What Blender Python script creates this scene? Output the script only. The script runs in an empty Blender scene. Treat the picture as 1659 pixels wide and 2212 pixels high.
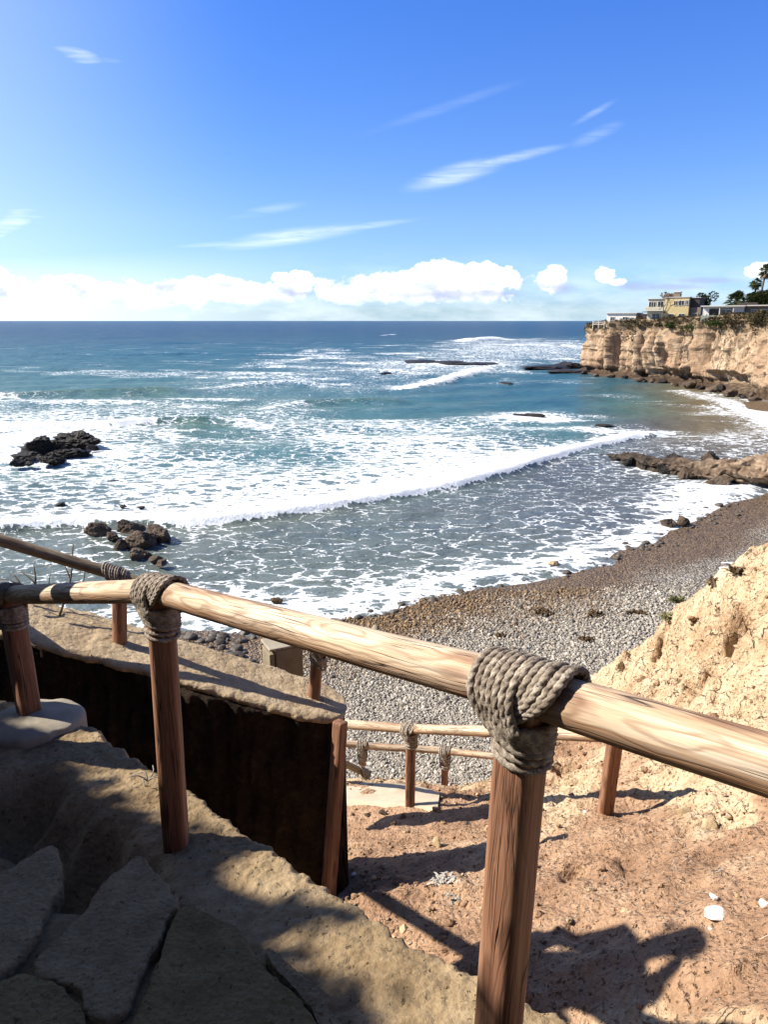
import bpy, math
import numpy as np
from mathutils import Vector, Matrix, Quaternion
R = math.radians
C = bpy.context.scene.collection
CH = 10.5                                # eye height above the sea
F, CX, CY = 1640.0, 829.5, 1106.0        # focal length and centre of the 1659 x 2212 measuring frame
TILT = math.atan(413.0 / F)
SP, CP = math.sin(TILT), math.cos(TILT)
SUN_AZ, SUN_EL = -84.0, 39.0             # azimuth from +Y towards +X

def at(px, py, d):
    """measured direction + depth -> world point"""
    x = (px - CX) / F * d; v = -(py - CY) / F * d
    return np.array([x, d * CP + v * SP, -d * SP + v * CP + CH])
def onz(px, py, z=0.0):
    x = (px - CX) / F; v = -(py - CY) / F
    k = (z - CH) / (-SP + v * CP)
    return np.array([x * k, (CP + v * SP) * k, z])
def project(P):
    P = np.asarray(P, float)
    X, Y, Z = P[..., 0], P[..., 1], P[..., 2] - CH
    d = np.maximum(Y * CP - Z * SP, 1e-3); v = Y * SP + Z * CP
    return CX + F * X / d, CY - F * v / d

# ---------------------------------------------------------------- noise
def _h(ix, iy, iz, s):
    n = (ix * 374761393 + iy * 668265263 + iz * 2147483647 % 1274126177 + iz * 144665 + s * 974634777) & 0xFFFFFFFF
    n = ((n ^ (n >> 13)) * 1274126177) & 0xFFFFFFFF
    n = ((n ^ (n >> 16)) * 2246822519) & 0xFFFFFFFF
    return ((n ^ (n >> 15)) & 0xFFFFFF) / float(0xFFFFFF)
def vn(P, s=0):
    P = np.asarray(P, float)
    f = np.floor(P); t = P - f; i = f.astype(np.int64)
    t = t * t * t * (t * (t * 6 - 15) + 10)
    out = 0
    for dx in (0, 1):
        for dy in (0, 1):
            for dz in (0, 1):
                w = (t[..., 0] if dx else 1 - t[..., 0]) * (t[..., 1] if dy else 1 - t[..., 1]) * (t[..., 2] if dz else 1 - t[..., 2])
                out = out + w * _h(i[..., 0] + dx, i[..., 1] + dy, i[..., 2] + dz, s)
    return out * 2 - 1
def fbm(P, s=0, o=4, g=.5):
    P = np.asarray(P, float); a = 1.0; r = 0; tot = 0
    for k in range(o):
        r = r + a * vn(P * 2.03 ** k + 17.3 * k, s + k); tot += a; a *= g
    return r / tot
def ridged(P, s=0, o=4, g=.5):
    P = np.asarray(P, float); a = 1.0; r = 0; tot = 0
    for k in range(o):
        r = r + a * (1 - 2 * np.abs(vn(P * 2.03 ** k + 9.1 * k, s + k))); tot += a; a *= g
    return r / tot
def v3(x, y, z=0.0):
    x, y = np.asarray(x, float), np.asarray(y, float)
    return np.stack([x, y, np.broadcast_to(np.asarray(z, float), x.shape)], -1)
def ss(a, b, x):
    t = np.clip((x - a) / (b - a), 0, 1); return t * t * (3 - 2 * t)

# ---------------------------------------------------------------- meshes and objects
BASE = {}
def mk(name, V, faces, mat, parent=None, loc=None, rot=None, smooth=True, attrs=None):
    """one mesh object; V is in world space when loc is None, else local"""
    V = np.asarray(V, float)
    if loc is None:
        loc = np.array([V[:, 0].mean(), V[:, 1].mean(), V[:, 2].min()]); V = V - loc
    me = bpy.data.meshes.new(name)
    me.vertices.add(len(V)); me.vertices.foreach_set('co', V.astype(np.float32).ravel())
    groups = faces if isinstance(faces, (list, tuple)) else [faces]
    lv, ls, lt = [], [], []; n = 0
    for Fg in groups:
        Fg = np.asarray(Fg, np.int32)
        if Fg.size == 0: continue
        m, k = Fg.shape
        lv.append(Fg.ravel()); ls.append(n + np.arange(m) * k); n += m * k
    lv = np.concatenate(lv); ls = np.concatenate(ls)
    me.loops.add(len(lv)); me.loops.foreach_set('vertex_index', lv.astype(np.int32))
    me.polygons.add(len(ls)); me.polygons.foreach_set('loop_start', ls.astype(np.int32))
    me.polygons.foreach_set('use_smooth', np.full(len(ls), smooth, bool))
    for k, a in (attrs or {}).items():
        a = np.asarray(a, np.float32)
        if a.ndim == 1:
            at_ = me.attributes.new(k, 'FLOAT', 'POINT'); at_.data.foreach_set('value', a)
        else:
            at_ = me.attributes.new(k, 'FLOAT_COLOR', 'POINT')
            at_.data.foreach_set('color', np.concatenate([a[:, :3], np.ones((len(a), 1), np.float32)], 1).ravel())
    me.update(calc_edges=True); me.validate()
    if mat: me.materials.append(mat)
    o = bpy.data.objects.new(name, me); C.objects.link(o)
    loc = np.asarray(loc, float); BASE[o.name] = loc
    if rot is not None:
        o.rotation_mode = 'QUATERNION'; o.rotation_quaternion = rot
    if parent:
        o.parent = parent; o.location = loc - BASE[parent.name]
    else: o.location = loc
    return o
def empty(name, loc):
    o = bpy.data.objects.new(name, None); C.objects.link(o); o.location = loc; o.empty_display_size = .2
    BASE[o.name] = np.asarray(loc, float); return o
def tag(o, label, cat, group=None, kind=None):
    o['label'] = label; o['category'] = cat
    if group: o['group'] = group
    if kind: o['kind'] = kind
    return o
def struct(o): o['kind'] = 'structure'; return o
class MB:
    """collects shapes into one mesh"""
    def __init__(s): s.V = []; s.Q = []; s.T = []; s.n = 0
    def add(s, V, Q=None, T=None):
        V = np.asarray(V, float)
        if Q is not None and len(Q): s.Q.append(np.asarray(Q) + s.n)
        if T is not None and len(T): s.T.append(np.asarray(T) + s.n)
        s.V.append(V); s.n += len(V); return s
    def build(s, name, mat, parent=None, M=None, smooth=True, loc=None, rot=None):
        V = np.concatenate(s.V)
        if M is not None: V = V @ M[0].T + M[1]
        g = []
        if s.Q: g.append(np.concatenate(s.Q))
        if s.T: g.append(np.concatenate(s.T))
        return mk(name, V, g, mat, parent, smooth=smooth, loc=loc, rot=rot)
    def box(s, x0, y0, z0, x1, y1, z1, b=0.0):
        V = np.array([[x, y, z] for x in (x0, x1) for y in (y0, y1) for z in (z0, z1)], float)
        Q = [[0, 1, 3, 2], [4, 6, 7, 5], [0, 4, 5, 1], [2, 3, 7, 6], [0, 2, 6, 4], [1, 5, 7, 3]]
        return s.add(V, Q)
    def tube(s, P, r, n=10, cap=True):
        V, Q, T = tube(P, r, n, cap); return s.add(V, Q, T)
def grid_faces(nr, nc, wrap=False, flip=False):
    i = np.arange(nr - 1)[:, None]; j = np.arange(nc if wrap else nc - 1)[None, :]
    a = i * nc + j; b = i * nc + (j + 1) % nc; c = (i + 1) * nc + (j + 1) % nc; d = (i + 1) * nc + j
    Q = np.stack([a, b, c, d], -1).reshape(-1, 4)
    return Q[:, ::-1] if flip else Q
def frames(P, closed=False):
    P = np.asarray(P, float)
    T = (np.roll(P, -1, 0) - np.roll(P, 1, 0)) if closed else np.gradient(P, axis=0)
    T /= np.linalg.norm(T, axis=1, keepdims=True) + 1e-12
    ref = np.array([0, 0, 1.0]) if abs(T[0][2]) < .9 else np.array([1.0, 0, 0])
    U = np.zeros_like(P); u = np.cross(T[0], ref); u /= np.linalg.norm(u)
    for i in range(len(P)):
        u = u - T[i] * (u @ T[i]); u /= np.linalg.norm(u) + 1e-12; U[i] = u
    return T, U, np.cross(T, U)
def tube(P, r, n=10, cap=True):
    P = np.asarray(P, float); r = np.broadcast_to(np.asarray(r, float), (len(P),))
    T, U, W = frames(P)
    a = np.linspace(0, 2 * math.pi, n, endpoint=False)
    V = (P[:, None] + r[:, None, None] * (U[:, None] * np.cos(a)[None, :, None] + W[:, None] * np.sin(a)[None, :, None])).reshape(-1, 3)
    Q = grid_faces(len(P), n, True); Tr = []
    if cap:
        m = len(V); V = np.concatenate([V, P[:1], P[-1:]])
        j = np.arange(n)
        Tr = np.concatenate([np.stack([np.full(n, m), (j + 1) % n, j], 1),
                             np.stack([np.full(n, m + 1), (len(P) - 1) * n + j, (len(P) - 1) * n + (j + 1) % n], 1)])
    return V, Q, Tr
def catmull(P, n, closed=False):
    P = np.asarray(P, float)
    if closed: Q = np.concatenate([P[-1:], P, P[:2]])
    else: Q = np.concatenate([2 * P[:1] - P[1:2], P, 2 * P[-1:] - P[-2:-1]])
    m = len(Q) - 3
    t = np.linspace(0, m, n, endpoint=not closed); i = np.minimum(t.astype(int), m - 1); u = (t - i)[:, None]
    a, b, c, d = Q[i], Q[i + 1], Q[i + 2], Q[i + 3]
    return .5 * (2 * b + (c - a) * u + (2 * a - 5 * b + 4 * c - d) * u ** 2 + (3 * b - a - 3 * c + d) * u ** 3)
def resample(P, n):
    P = np.asarray(P, float); L = np.r_[0, np.cumsum(np.linalg.norm(np.diff(P, axis=0), axis=1))]
    t = np.linspace(0, L[-1], n)
    return np.stack([np.interp(t, L, P[:, k]) for k in range(P.shape[1])], 1)
def ico(sub):
    g = (1 + 5 ** .5) / 2
    V = [(-1, g, 0), (1, g, 0), (-1, -g, 0), (1, -g, 0), (0, -1, g), (0, 1, g), (0, -1, -g), (0, 1, -g), (g, 0, -1), (g, 0, 1), (-g, 0, -1), (-g, 0, 1)]
    V = [np.array(v) / np.linalg.norm(v) for v in V]
    T = [(0, 11, 5), (0, 5, 1), (0, 1, 7), (0, 7, 10), (0, 10, 11), (1, 5, 9), (5, 11, 4), (11, 10, 2), (10, 7, 6), (7, 1, 8),
         (3, 9, 4), (3, 4, 2), (3, 2, 6), (3, 6, 8), (3, 8, 9), (4, 9, 5), (2, 4, 11), (6, 2, 10), (8, 6, 7), (9, 8, 1)]
    for _ in range(sub):
        mid = {}; N = []
        def m(a, b):
            k = (min(a, b), max(a, b))
            if k not in mid:
                v = V[a] + V[b]; V.append(v / np.linalg.norm(v)); mid[k] = len(V) - 1
            return mid[k]
        for a, b, c in T:
            ab, bc, ca = m(a, b), m(b, c), m(c, a); N += [(a, ab, ca), (b, bc, ab), (c, ca, bc), (ab, bc, ca)]
        T = N
    return np.array(V), np.array(T)
ICO = {k: ico(k) for k in range(6)}
def rock_verts(seed, size, sub=3, cuts=14, rough=.10, cut=(.55, .9)):
    g = np.random.default_rng(seed); V, T = ICO[sub]; V = V.copy()
    for _ in range(cuts):
        n = g.normal(size=3); n /= np.linalg.norm(n); h = g.uniform(*cut)
        V -= np.maximum(V @ n - h, 0)[:, None] * n[None] * .93
    V *= (1 + rough * fbm(V * 2.2 + seed * 3.7, seed, 5, .6) + rough * .5 * ridged(V * 5 + seed, seed + 5, 3))[:, None]
    return V * np.asarray(size), T
def rotz(a):
    c, s = math.cos(a), math.sin(a); return np.array([[c, -s, 0], [s, c, 0], [0, 0, 1.0]])
def leaves(Cn, size, rng, up=.3, asp=.45, nrm=None):
    """rhombic leaf quads at centres Cn"""
    n = len(Cn); a = rng.normal(size=(n, 3)); a[:, 2] = a[:, 2] * .6 + up; a /= np.linalg.norm(a, axis=1, keepdims=True)
    b = np.cross(a, rng.normal(size=(n, 3))); b /= np.linalg.norm(b, axis=1, keepdims=True)
    s = (np.asarray(size) * rng.uniform(.6, 1.3, n))[:, None]
    c = np.cross(a, b) * .18
    V = np.stack([Cn - a * s, Cn + b * s * asp + c * s, Cn + a * s, Cn - b * s * asp + c * s], 1).reshape(-1, 3)
    return V, np.arange(n * 4).reshape(n, 4)
# ---------------------------------------------------------------- materials
def nd(nt, typ, props=None, **ins):
    n = nt.nodes.new(typ)
    for k, v in (props or {}).items(): setattr(n, k, v)
    for k, v in ins.items():
        s = n.inputs[int(k[1:])] if k[0] == 'i' and k[1:].isdigit() else n.inputs[k.replace('_', ' ')]
        if isinstance(v, bpy.types.NodeSocket): nt.links.new(v, s)
        else: s.default_value = v
    return n
class G:
    def __init__(s, name=None, nt=None):
        if nt is None:
            s.m = bpy.data.materials.new(name); s.m.use_nodes = True; nt = s.m.node_tree; nt.nodes.clear()
        s.nt = nt
    def n(s, typ, props=None, **k): return nd(s.nt, typ, props, **k)
    def M(s, op, a, b=0.0, c=0.0, clamp=False):
        return s.n('ShaderNodeMath', {'operation': op, 'use_clamp': clamp}, i0=a, i1=b, i2=c).outputs[0]
    def VM(s, op, a, b=(0, 0, 0)): 
        n = s.n('ShaderNodeVectorMath', {'operation': op}, i0=a)
        if op == 'SCALE':
            if isinstance(b, bpy.types.NodeSocket): s.nt.links.new(b, n.inputs['Scale'])
            else: n.inputs['Scale'].default_value = b
        else:
            if isinstance(b, bpy.types.NodeSocket): s.nt.links.new(b, n.inputs[1])
            else: n.inputs[1].default_value = b
        return n.outputs[0]
    def geo(s): return s.n('ShaderNodeNewGeometry').outputs['Position']
    def obj(s): return s.n('ShaderNodeTexCoord').outputs['Object']
    def noise(s, v, sc, det=4, rough=.55, dist=0.0, col=False):
        n = s.n('ShaderNodeTexNoise', None, Vector=v, Scale=sc, Detail=det, Roughness=rough, Distortion=dist)
        return n.outputs['Color' if col else 'Fac']
    def vor(s, v, sc, feat='F1', out='Distance', rnd=1.0):
        return s.n('ShaderNodeTexVoronoi', {'feature': feat}, Vector=v, Scale=sc, Randomness=rnd).outputs[out]
    def map(s, v, scale=(1, 1, 1), loc=(0, 0, 0), rot=(0, 0, 0)):
        return s.n('ShaderNodeMapping', None, Vector=v, Location=loc, Rotation=rot, Scale=scale).outputs[0]
    def ramp(s, f, stops, interp='LINEAR'):
        r = s.n('ShaderNodeValToRGB', None, Fac=f); cr = r.color_ramp; cr.interpolation = interp
        while len(cr.elements) < len(stops): cr.elements.new(.5)
        for e, (p, c) in zip(cr.elements, stops):
            e.position = p; e.color = (*c, 1) if len(c) == 3 else c
        return r.outputs[0]
    def rng(s, f, a, b, c=0.0, d=1.0, sm=False):
        n = s.n('ShaderNodeMapRange', {'interpolation_type': 'SMOOTHSTEP' if sm else 'LINEAR'}, i0=f, i1=a, i2=b, i3=c, i4=d)
        return n.outputs[0]
    def mix(s, f, a, b, mode='MIX'):
        n = s.n('ShaderNodeMix', {'data_type': 'RGBA', 'blend_type': mode}, i0=f)
        for k, v in ((6, a), (7, b)):
            if isinstance(v, bpy.types.NodeSocket): s.nt.links.new(v, n.inputs[k])
            else: n.inputs[k].default_value = (*v, 1) if len(v) == 3 else v
        return n.outputs[2]
    def attr(s, name, out='Fac'): return s.n('ShaderNodeAttribute', {'attribute_name': name}).outputs[out]
    def bump(s, h, dist, strength=1.0, nrm=None):
        n = s.n('ShaderNodeBump', None, Height=h, Distance=dist, Strength=strength)
        if nrm is not None: s.nt.links.new(nrm, n.inputs['Normal'])
        return n.outputs[0]
    def pbr(s, col, rough=.8, nrm=None, spec=.3, **k):
        p = s.n('ShaderNodeBsdfPrincipled', None, Roughness=rough)
        for key, v in (('Base Color', col), ('Specular IOR Level', spec), *[(a.replace('_', ' '), b) for a, b in k.items()]):
            if isinstance(v, bpy.types.NodeSocket): s.nt.links.new(v, p.inputs[key])
            else: p.inputs[key].default_value = (*v, 1) if isinstance(v, tuple) and len(v) == 3 else v
        if nrm is not None: s.nt.links.new(nrm, p.inputs['Normal'])
        return p.outputs[0]
    def done(s, sh):
        o = s.n('ShaderNodeOutputMaterial'); s.nt.links.new(sh, o.inputs[0]); return s.m

def m_wood(name, pale, mid, dark, seed=0.0, ringsc=38.0, grain=1.0, pale_top=0.0):
    """weathered debarked log: wavering annual rings cut by the surface, fine grain, knots and drying cracks"""
    g = G(name); p = g.obj()
    w = g.noise(g.map(p, (3, 3, 1.1), (seed, 0, 0)), 1.6, 3, .5, col=True)
    pw = g.VM('ADD', p, g.VM('SCALE', g.VM('SUBTRACT', w, (.5, .5, .5)), .055))
    x = g.n('ShaderNodeSeparateXYZ', None, Vector=pw)
    r = g.M('SQRT', g.M('ADD', g.M('POWER', g.M('ADD', x.outputs[0], .012), 2.0), g.M('POWER', g.M('ADD', x.outputs[1], -.006), 2.0)))
    ring = g.M('FRACT', g.M('MULTIPLY', r, ringsc * 6))
    ring = g.rng(g.M('ABSOLUTE', g.M('SUBTRACT', ring, .5)), .24, .5, 0, 1, True)
    fib = g.noise(g.map(p, (150, 150, 2.2)), 1, 5, .7)
    blot = g.noise(g.map(p, (16, 16, 1.3), (0, seed, 0)), 1, 5, .65)
    crack = g.noise(g.map(p, (42, 42, 1.0), (0, 0, seed)), 1, 2, .5, .4)
    crack = g.M('SUBTRACT', 1.0, g.rng(g.M('ABSOLUTE', g.M('SUBTRACT', crack, .5)), 0.0, .020))
    crack = g.M('MULTIPLY', crack, g.rng(g.noise(g.map(p, (9, 9, 1.2)), 1, 2), .44, .54))
    crack2 = g.noise(g.map(p, (95, 95, 2.2), (0, 0, seed + 3)), 1, 2, .5, .3); crack2 = g.M('MULTIPLY', g.M('SUBTRACT', 1.0, g.rng(g.M('ABSOLUTE', g.M('SUBTRACT', crack2, .5)), 0.0, .02)), g.rng(g.noise(g.map(p, (14, 14, 2.5)), 1, 2), .52, .62)); crack = g.M('MAXIMUM', crack, g.M('MULTIPLY', crack2, .7))
    kn = g.vor(g.map(p, (12, 12, 3.3), (seed, 2, 0)), 1)
    knot = g.M('SUBTRACT', 1.0, g.rng(kn, .15, .27))
    fac = g.rng(blot, .35, .68)
    if pale_top:      # paler colour on upward faces, browner towards the underside, broken up by noise
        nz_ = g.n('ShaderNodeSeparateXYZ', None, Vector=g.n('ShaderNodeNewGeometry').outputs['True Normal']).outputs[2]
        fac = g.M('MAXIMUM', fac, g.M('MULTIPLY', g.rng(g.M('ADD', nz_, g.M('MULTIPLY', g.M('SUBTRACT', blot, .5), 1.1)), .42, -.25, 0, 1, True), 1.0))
    col = g.mix(fac, pale, mid)
    if pale_top:
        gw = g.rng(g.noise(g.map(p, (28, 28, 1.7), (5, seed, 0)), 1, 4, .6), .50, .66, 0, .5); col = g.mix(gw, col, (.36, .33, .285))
    col = g.mix(g.M('MULTIPLY', ring, .55 * grain), col, dark)
    col = g.mix(g.M('MULTIPLY', g.rng(fib, .46, .68), .60), col, dark)
    col = g.mix(g.M('MULTIPLY', knot, .6), col, dark)
    col = g.mix(crack, col, (.018, .010, .007))
    h = g.M('ADD', g.M('MULTIPLY', fib, .5), g.M('MULTIPLY', ring, -.35)); h = g.M('SUBTRACT', h, g.M('MULTIPLY', crack, 2.2))
    return g.done(g.pbr(col, g.rng(fib, .3, .7, .55, .8), g.bump(h, .0022, .8), .3))

def m_rough(name, cols, sc=(.9, 5, 26), bump=.03, rough=.95, speck=None, fine=None, coord='geo'):
    """mottled mineral surface; cols = three tones"""
    g = G(name); p = g.geo() if coord == 'geo' else g.obj()
    a = g.noise(p, sc[0], 5, .6); b = g.noise(p, sc[1], 5, .65, .3); c = g.noise(p, sc[2], 4, .7)
    f = g.M('ADD', g.M('MULTIPLY', a, .5), g.M('ADD', g.M('MULTIPLY', b, .35), g.M('MULTIPLY', c, .25)))
    col = g.ramp(f, [(.36, cols[0]), (.54, cols[1]), (.72, cols[2])])
    h = g.M('ADD', g.M('MULTIPLY', b, .7), g.M('MULTIPLY', c, .35))
    if fine:
        e = g.vor(g.VM('ADD', p, g.VM('SCALE', g.noise(p, fine * .8, 2, col=True), .6 / fine)), fine)
        h = g.M('ADD', h, g.M('MULTIPLY', g.M('SUBTRACT', .6, e), .35))
        pit = g.rng(g.noise(p, fine * 1.3, 2, .5), .66, .72)
        col = g.mix(g.M('MULTIPLY', pit, .55), col, tuple(x * .35 for x in cols[0])); h = g.M('SUBTRACT', h, g.M('MULTIPLY', pit, .35))
    if speck:
        s_ = g.rng(g.vor(p, speck[0]), speck[1], speck[1] * .6)
        col = g.mix(s_, col, speck[2])
    return g.done(g.pbr(col, rough, g.bump(h, bump, 1.0), .15))

W_RAIL = m_wood('pale_log_wood', (.66, .56, .41), (.34, .20, .11), (.14, .062, .030), 0.3, 34, .85, 1.0)
W_POST = m_wood('reddish_post_wood', (.30, .158, .092), (.185, .082, .046), (.065, .025, .013), 4.1, 18, .35)
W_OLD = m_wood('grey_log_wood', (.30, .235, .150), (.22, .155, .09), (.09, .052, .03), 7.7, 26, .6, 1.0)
def rope_mat():
    g = G('weathered_rope'); p = g.obj()
    a = g.noise(p, 38, 3, .6); b = g.noise(p, 260, 4, .7); c = g.noise(g.map(p, (600, 600, 600)), 1, 3, .7)
    col = g.ramp(g.M('ADD', g.M('MULTIPLY', a, .6), g.M('MULTIPLY', b, .4)), [(.34, (.085, .064, .049)), (.52, (.26, .215, .172)), (.7, (.52, .465, .39))])
    return g.done(g.pbr(col, .95, g.bump(g.M('ADD', b, c), .0016, 1.0), .1))
M_ROPE = rope_mat()
M_COPING = m_rough('rough_cement', [(.105, .066, .034), (.225, .162, .092), (.36, .275, .168)], (2.2, 11, 70), .016, .95, fine=34)
M_FOOT = m_rough('smooth_pale_cement', [(.20, .170, .125), (.27, .235, .18), (.33, .295, .235)], (2.5, 14, 120), .006)
M_SLAB = m_rough('flagstone', [(.105, .080, .046), (.19, .145, .084), (.28, .22, .132)], (2.6, 10, 60), .022, .85, fine=60)
M_SLABW = m_rough('brown_flagstone', [(.090, .056, .028), (.15, .112, .052), (.21, .165, .084)], (2.6, 10, 70), .022, .85, fine=55)
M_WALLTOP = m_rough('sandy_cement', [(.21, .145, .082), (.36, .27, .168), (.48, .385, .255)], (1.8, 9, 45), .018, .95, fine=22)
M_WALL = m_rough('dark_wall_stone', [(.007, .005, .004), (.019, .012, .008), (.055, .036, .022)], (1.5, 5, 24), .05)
M_PATH = m_rough('pale_path_concrete', [(.30, .24, .165), (.39, .325, .24), (.46, .40, .31)], (1.2, 7, 50), .008)
M_PILLAR = m_rough('grey_concrete_pillar', [(.12, .09, .055), (.19, .155, .105), (.25, .21, .15)], (2, 12, 70), .006)
M_ROCKB = m_rough('brown_sea_rock', [(.020, .014, .010), (.085, .060, .042), (.17, .128, .092)], (1.3, 5, 20), .16, .75, fine=6)
M_ROCKK = m_rough('black_wet_rock', [(.010, .009, .009), (.026, .022, .019), (.06, .05, .042)], (.9, 3.5, 14), .30, .45, fine=3)
M_STONE = m_rough('grey_beach_stone', [(.03, .026, .022), (.075, .062, .05), (.13, .115, .095)], (3, 9, 40), .01, .5)
M_WHITE = m_rough('white_stone', [(.55, .52, .48), (.68, .65, .61), (.74, .72, .69)], (4, 20, 90), .006)
M_TAN = m_rough('tan_stone', [(.22, .15, .085), (.33, .24, .14), (.42, .33, .21)], (4, 20, 90), .012)
M_SPUR = m_rough('layered_shore_rock', [(.10, .060, .036), (.25, .17, .105), (.36, .27, .18)], (.5, 2.2, 10), .12, .9, fine=4)
M_KELP = m_rough('dried_kelp', [(.018, .012, .007), (.05, .03, .014), (.11, .065, .025)], (4, 20, 60), .02, .7)
def leafm(name, a, b, c, trans=.25):
    g = G(name); n = g.noise(g.geo(), 2.2, 3); v = g.n('ShaderNodeObjectInfo').outputs['Random']
    col = g.ramp(g.M('ADD', g.M('MULTIPLY', n, .8), g.M('MULTIPLY', v, .2)), [(.3, a), (.52, b), (.72, c)])
    d = g.n('ShaderNodeBsdfDiffuse', None, Color=col).outputs[0]; t = g.n('ShaderNodeBsdfTranslucent', None, Color=col).outputs[0]
    return g.done(g.n('ShaderNodeMixShader', None, i0=trans, i1=d, i2=t).outputs[0])
L_SCRUB = leafm('dry_scrub', (.045, .036, .020), (.085, .066, .038), (.10, .095, .045))
L_GREEN = leafm('green_shrub', (.028, .040, .014), (.05, .065, .022), (.085, .095, .035))
L_PALM = leafm('palm_frond', (.030, .042, .016), (.058, .075, .030), (.11, .12, .055))
L_DEAD = leafm('dead_frond', (.10, .07, .04), (.17, .125, .075), (.25, .19, .12))
L_DARK = leafm('dark_foliage', (.012, .017, .007), (.022, .028, .010), (.04, .045, .018))
L_TUFT = leafm('yellow_green_tuft', (.10, .10, .045), (.17, .165, .075), (.26, .24, .13))
L_PALE = leafm('pale_dry_leaf', (.26, .23, .19), (.40, .37, .32), (.5, .47, .42), .15)
M_TRUNK = m_rough('palm_trunk', [(.05, .036, .025), (.09, .068, .048), (.14, .11, .08)], (2, 8, 30), .02)
def paint(name, c, rough=.7, spec=.3):
    g = G(name); p = g.geo(); n = g.noise(p, 1.1, 4, .6); k = g.noise(g.map(p, (6, 6, .7)), 1, 3)
    col = g.mix(g.M('MULTIPLY', g.rng(n, .5, .8), .35), c, tuple(x * .72 for x in c)); col = g.mix(g.M('MULTIPLY', g.rng(k, .55, .8), .25), col, tuple(x * .6 for x in c))
    return g.done(g.pbr(col, rough, g.bump(n, .01), spec))
H_WHITE = paint('white_paint', (.62, .58, .52)); H_CREAM = paint('cream_stucco', (.46, .40, .29)); H_YEL = paint('yellow_stucco', (.48, .38, .19))
H_DK = paint('dark_timber', (.045, .034, .026)); H_TAUPE = paint('taupe_wall', (.19, .145, .11)); H_ROOF = paint('pale_roof', (.42, .39, .35)); H_GREY = paint('grey_rail', (.2, .22, .18))
def glassm():
    g = G('window_glass'); return g.done(g.pbr((.015, .019, .022), .08, None, .6))
H_GLASS = glassm()
# ---------------------------------------------------------------- camera, sun, sky
sc = bpy.context.scene
cam = bpy.data.objects.new('camera', bpy.data.cameras.new('camera')); C.objects.link(cam)
cam.location = (0, 0, CH); cam.rotation_euler = (math.pi / 2 - TILT, 0, 0)
cam.data.sensor_fit = 'VERTICAL'; cam.data.sensor_height = 24; cam.data.lens = F / 2212 * 24
cam.data.clip_start = .05; cam.data.clip_end = 200000; sc.camera = cam
S = np.array([math.sin(R(SUN_AZ)) * math.cos(R(SUN_EL)), math.cos(R(SUN_AZ)) * math.cos(R(SUN_EL)), math.sin(R(SUN_EL))])
sl = bpy.data.lights.new('sun', 'SUN'); sl.energy = 5.0; sl.angle = R(.53); sl.color = (1, .93, .82)
so = bpy.data.objects.new('sun', sl); C.objects.link(so); so.rotation_euler = Vector(-S).to_track_quat('-Z', 'Y').to_euler()
so.location = (-30, 0, 40)
sc.view_settings.view_transform = 'Standard'; sc.view_settings.look = 'None'; sc.view_settings.exposure = 1.15; sc.view_settings.gamma = 1
w = bpy.data.worlds.new('World'); sc.world = w; w.use_nodes = True
g = G(nt=w.node_tree); w.node_tree.nodes.clear()
sky = g.n('ShaderNodeTexSky'); sky.sky_type = 'NISHITA'; sky.sun_disc = False
sky.sun_elevation = R(SUN_EL); sky.sun_rotation = R(SUN_AZ); sky.air_density = 1.0; sky.dust_density = .35; sky.ozone_density = 2.2; sky.altitude = 0
dirv = g.n('ShaderNodeTexCoord').outputs['Generated']
xyz = g.n('ShaderNodeSeparateXYZ', None, Vector=dirv)
yy = g.M('MAXIMUM', xyz.outputs[1], .05)
u = g.M('DIVIDE', xyz.outputs[0], yy); e = g.M('DIVIDE', xyz.outputs[2], yy)      # tangent of bearing, tangent of elevation
front = g.rng(xyz.outputs[1], .06, .2)
uv = g.n('ShaderNodeCombineXYZ', None, X=u, Y=e).outputs[0]
def pix_ue(px, py):
    x = (px - CX) / F; v = -(py - CY) / F; Y = CP + v * SP; return x / Y, (-SP + v * CP) / Y
def ell(px, py, ax, ay, rot=0.0):
    """1 at the centre of an ellipse on the sky, 0 on its rim, negative outside"""
    a, b = pix_ue(px, py)
    p = g.map(g.VM('SUBTRACT', uv, (a, b, 0)), (1, 1, 1), (0, 0, 0), (0, 0, rot))
    q = g.VM('MULTIPLY', p, (F / ax, F / ay, 0))
    return g.M('SUBTRACT', 1.0, g.n('ShaderNodeVectorMath', {'operation': 'LENGTH'}, i0=q).outputs['Value'])
def umax(l):
    r = l[0]
    for k in l[1:]: r = g.M('MAXIMUM', r, k)
    return r
# heaped clouds over the horizon
cum = umax([ell(925, 620, 235, 40), ell(1040, 602, 105, 38), ell(850, 620, 145, 34), ell(780, 632, 130, 26), ell(960, 590, 70, 30),
            ell(1195, 604, 36, 32), ell(1308, 598, 28, 20), ell(1332, 610, 22, 10), ell(1640, 582, 36, 18), ell(640, 612, 40, 28),
            ell(560, 632, 150, 26), ell(450, 625, 110, 30), ell(330, 640, 160, 30), ell(140, 630, 170, 36), ell(20, 630, 130, 36), ell(-200, 610, 240, 52), ell(610, 600, 30, 14)])
dw = g.noise(g.map(uv, (26, 34, 1)), 1, 6, .58)
cb = g.noise(g.map(uv, (60, 75, 1)), 1, 5, .6)
dens = g.M('ADD', cum, g.M('ADD', g.M('MULTIPLY', g.M('SUBTRACT', dw, .5), 1.5), g.M('MULTIPLY', g.M('SUBTRACT', cb, .5), .8)))
cmask = g.M('MULTIPLY', g.rng(dens, .06, .27, 0, 1, True), g.rng(e, .018, .034, .25, 1, True))
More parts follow.
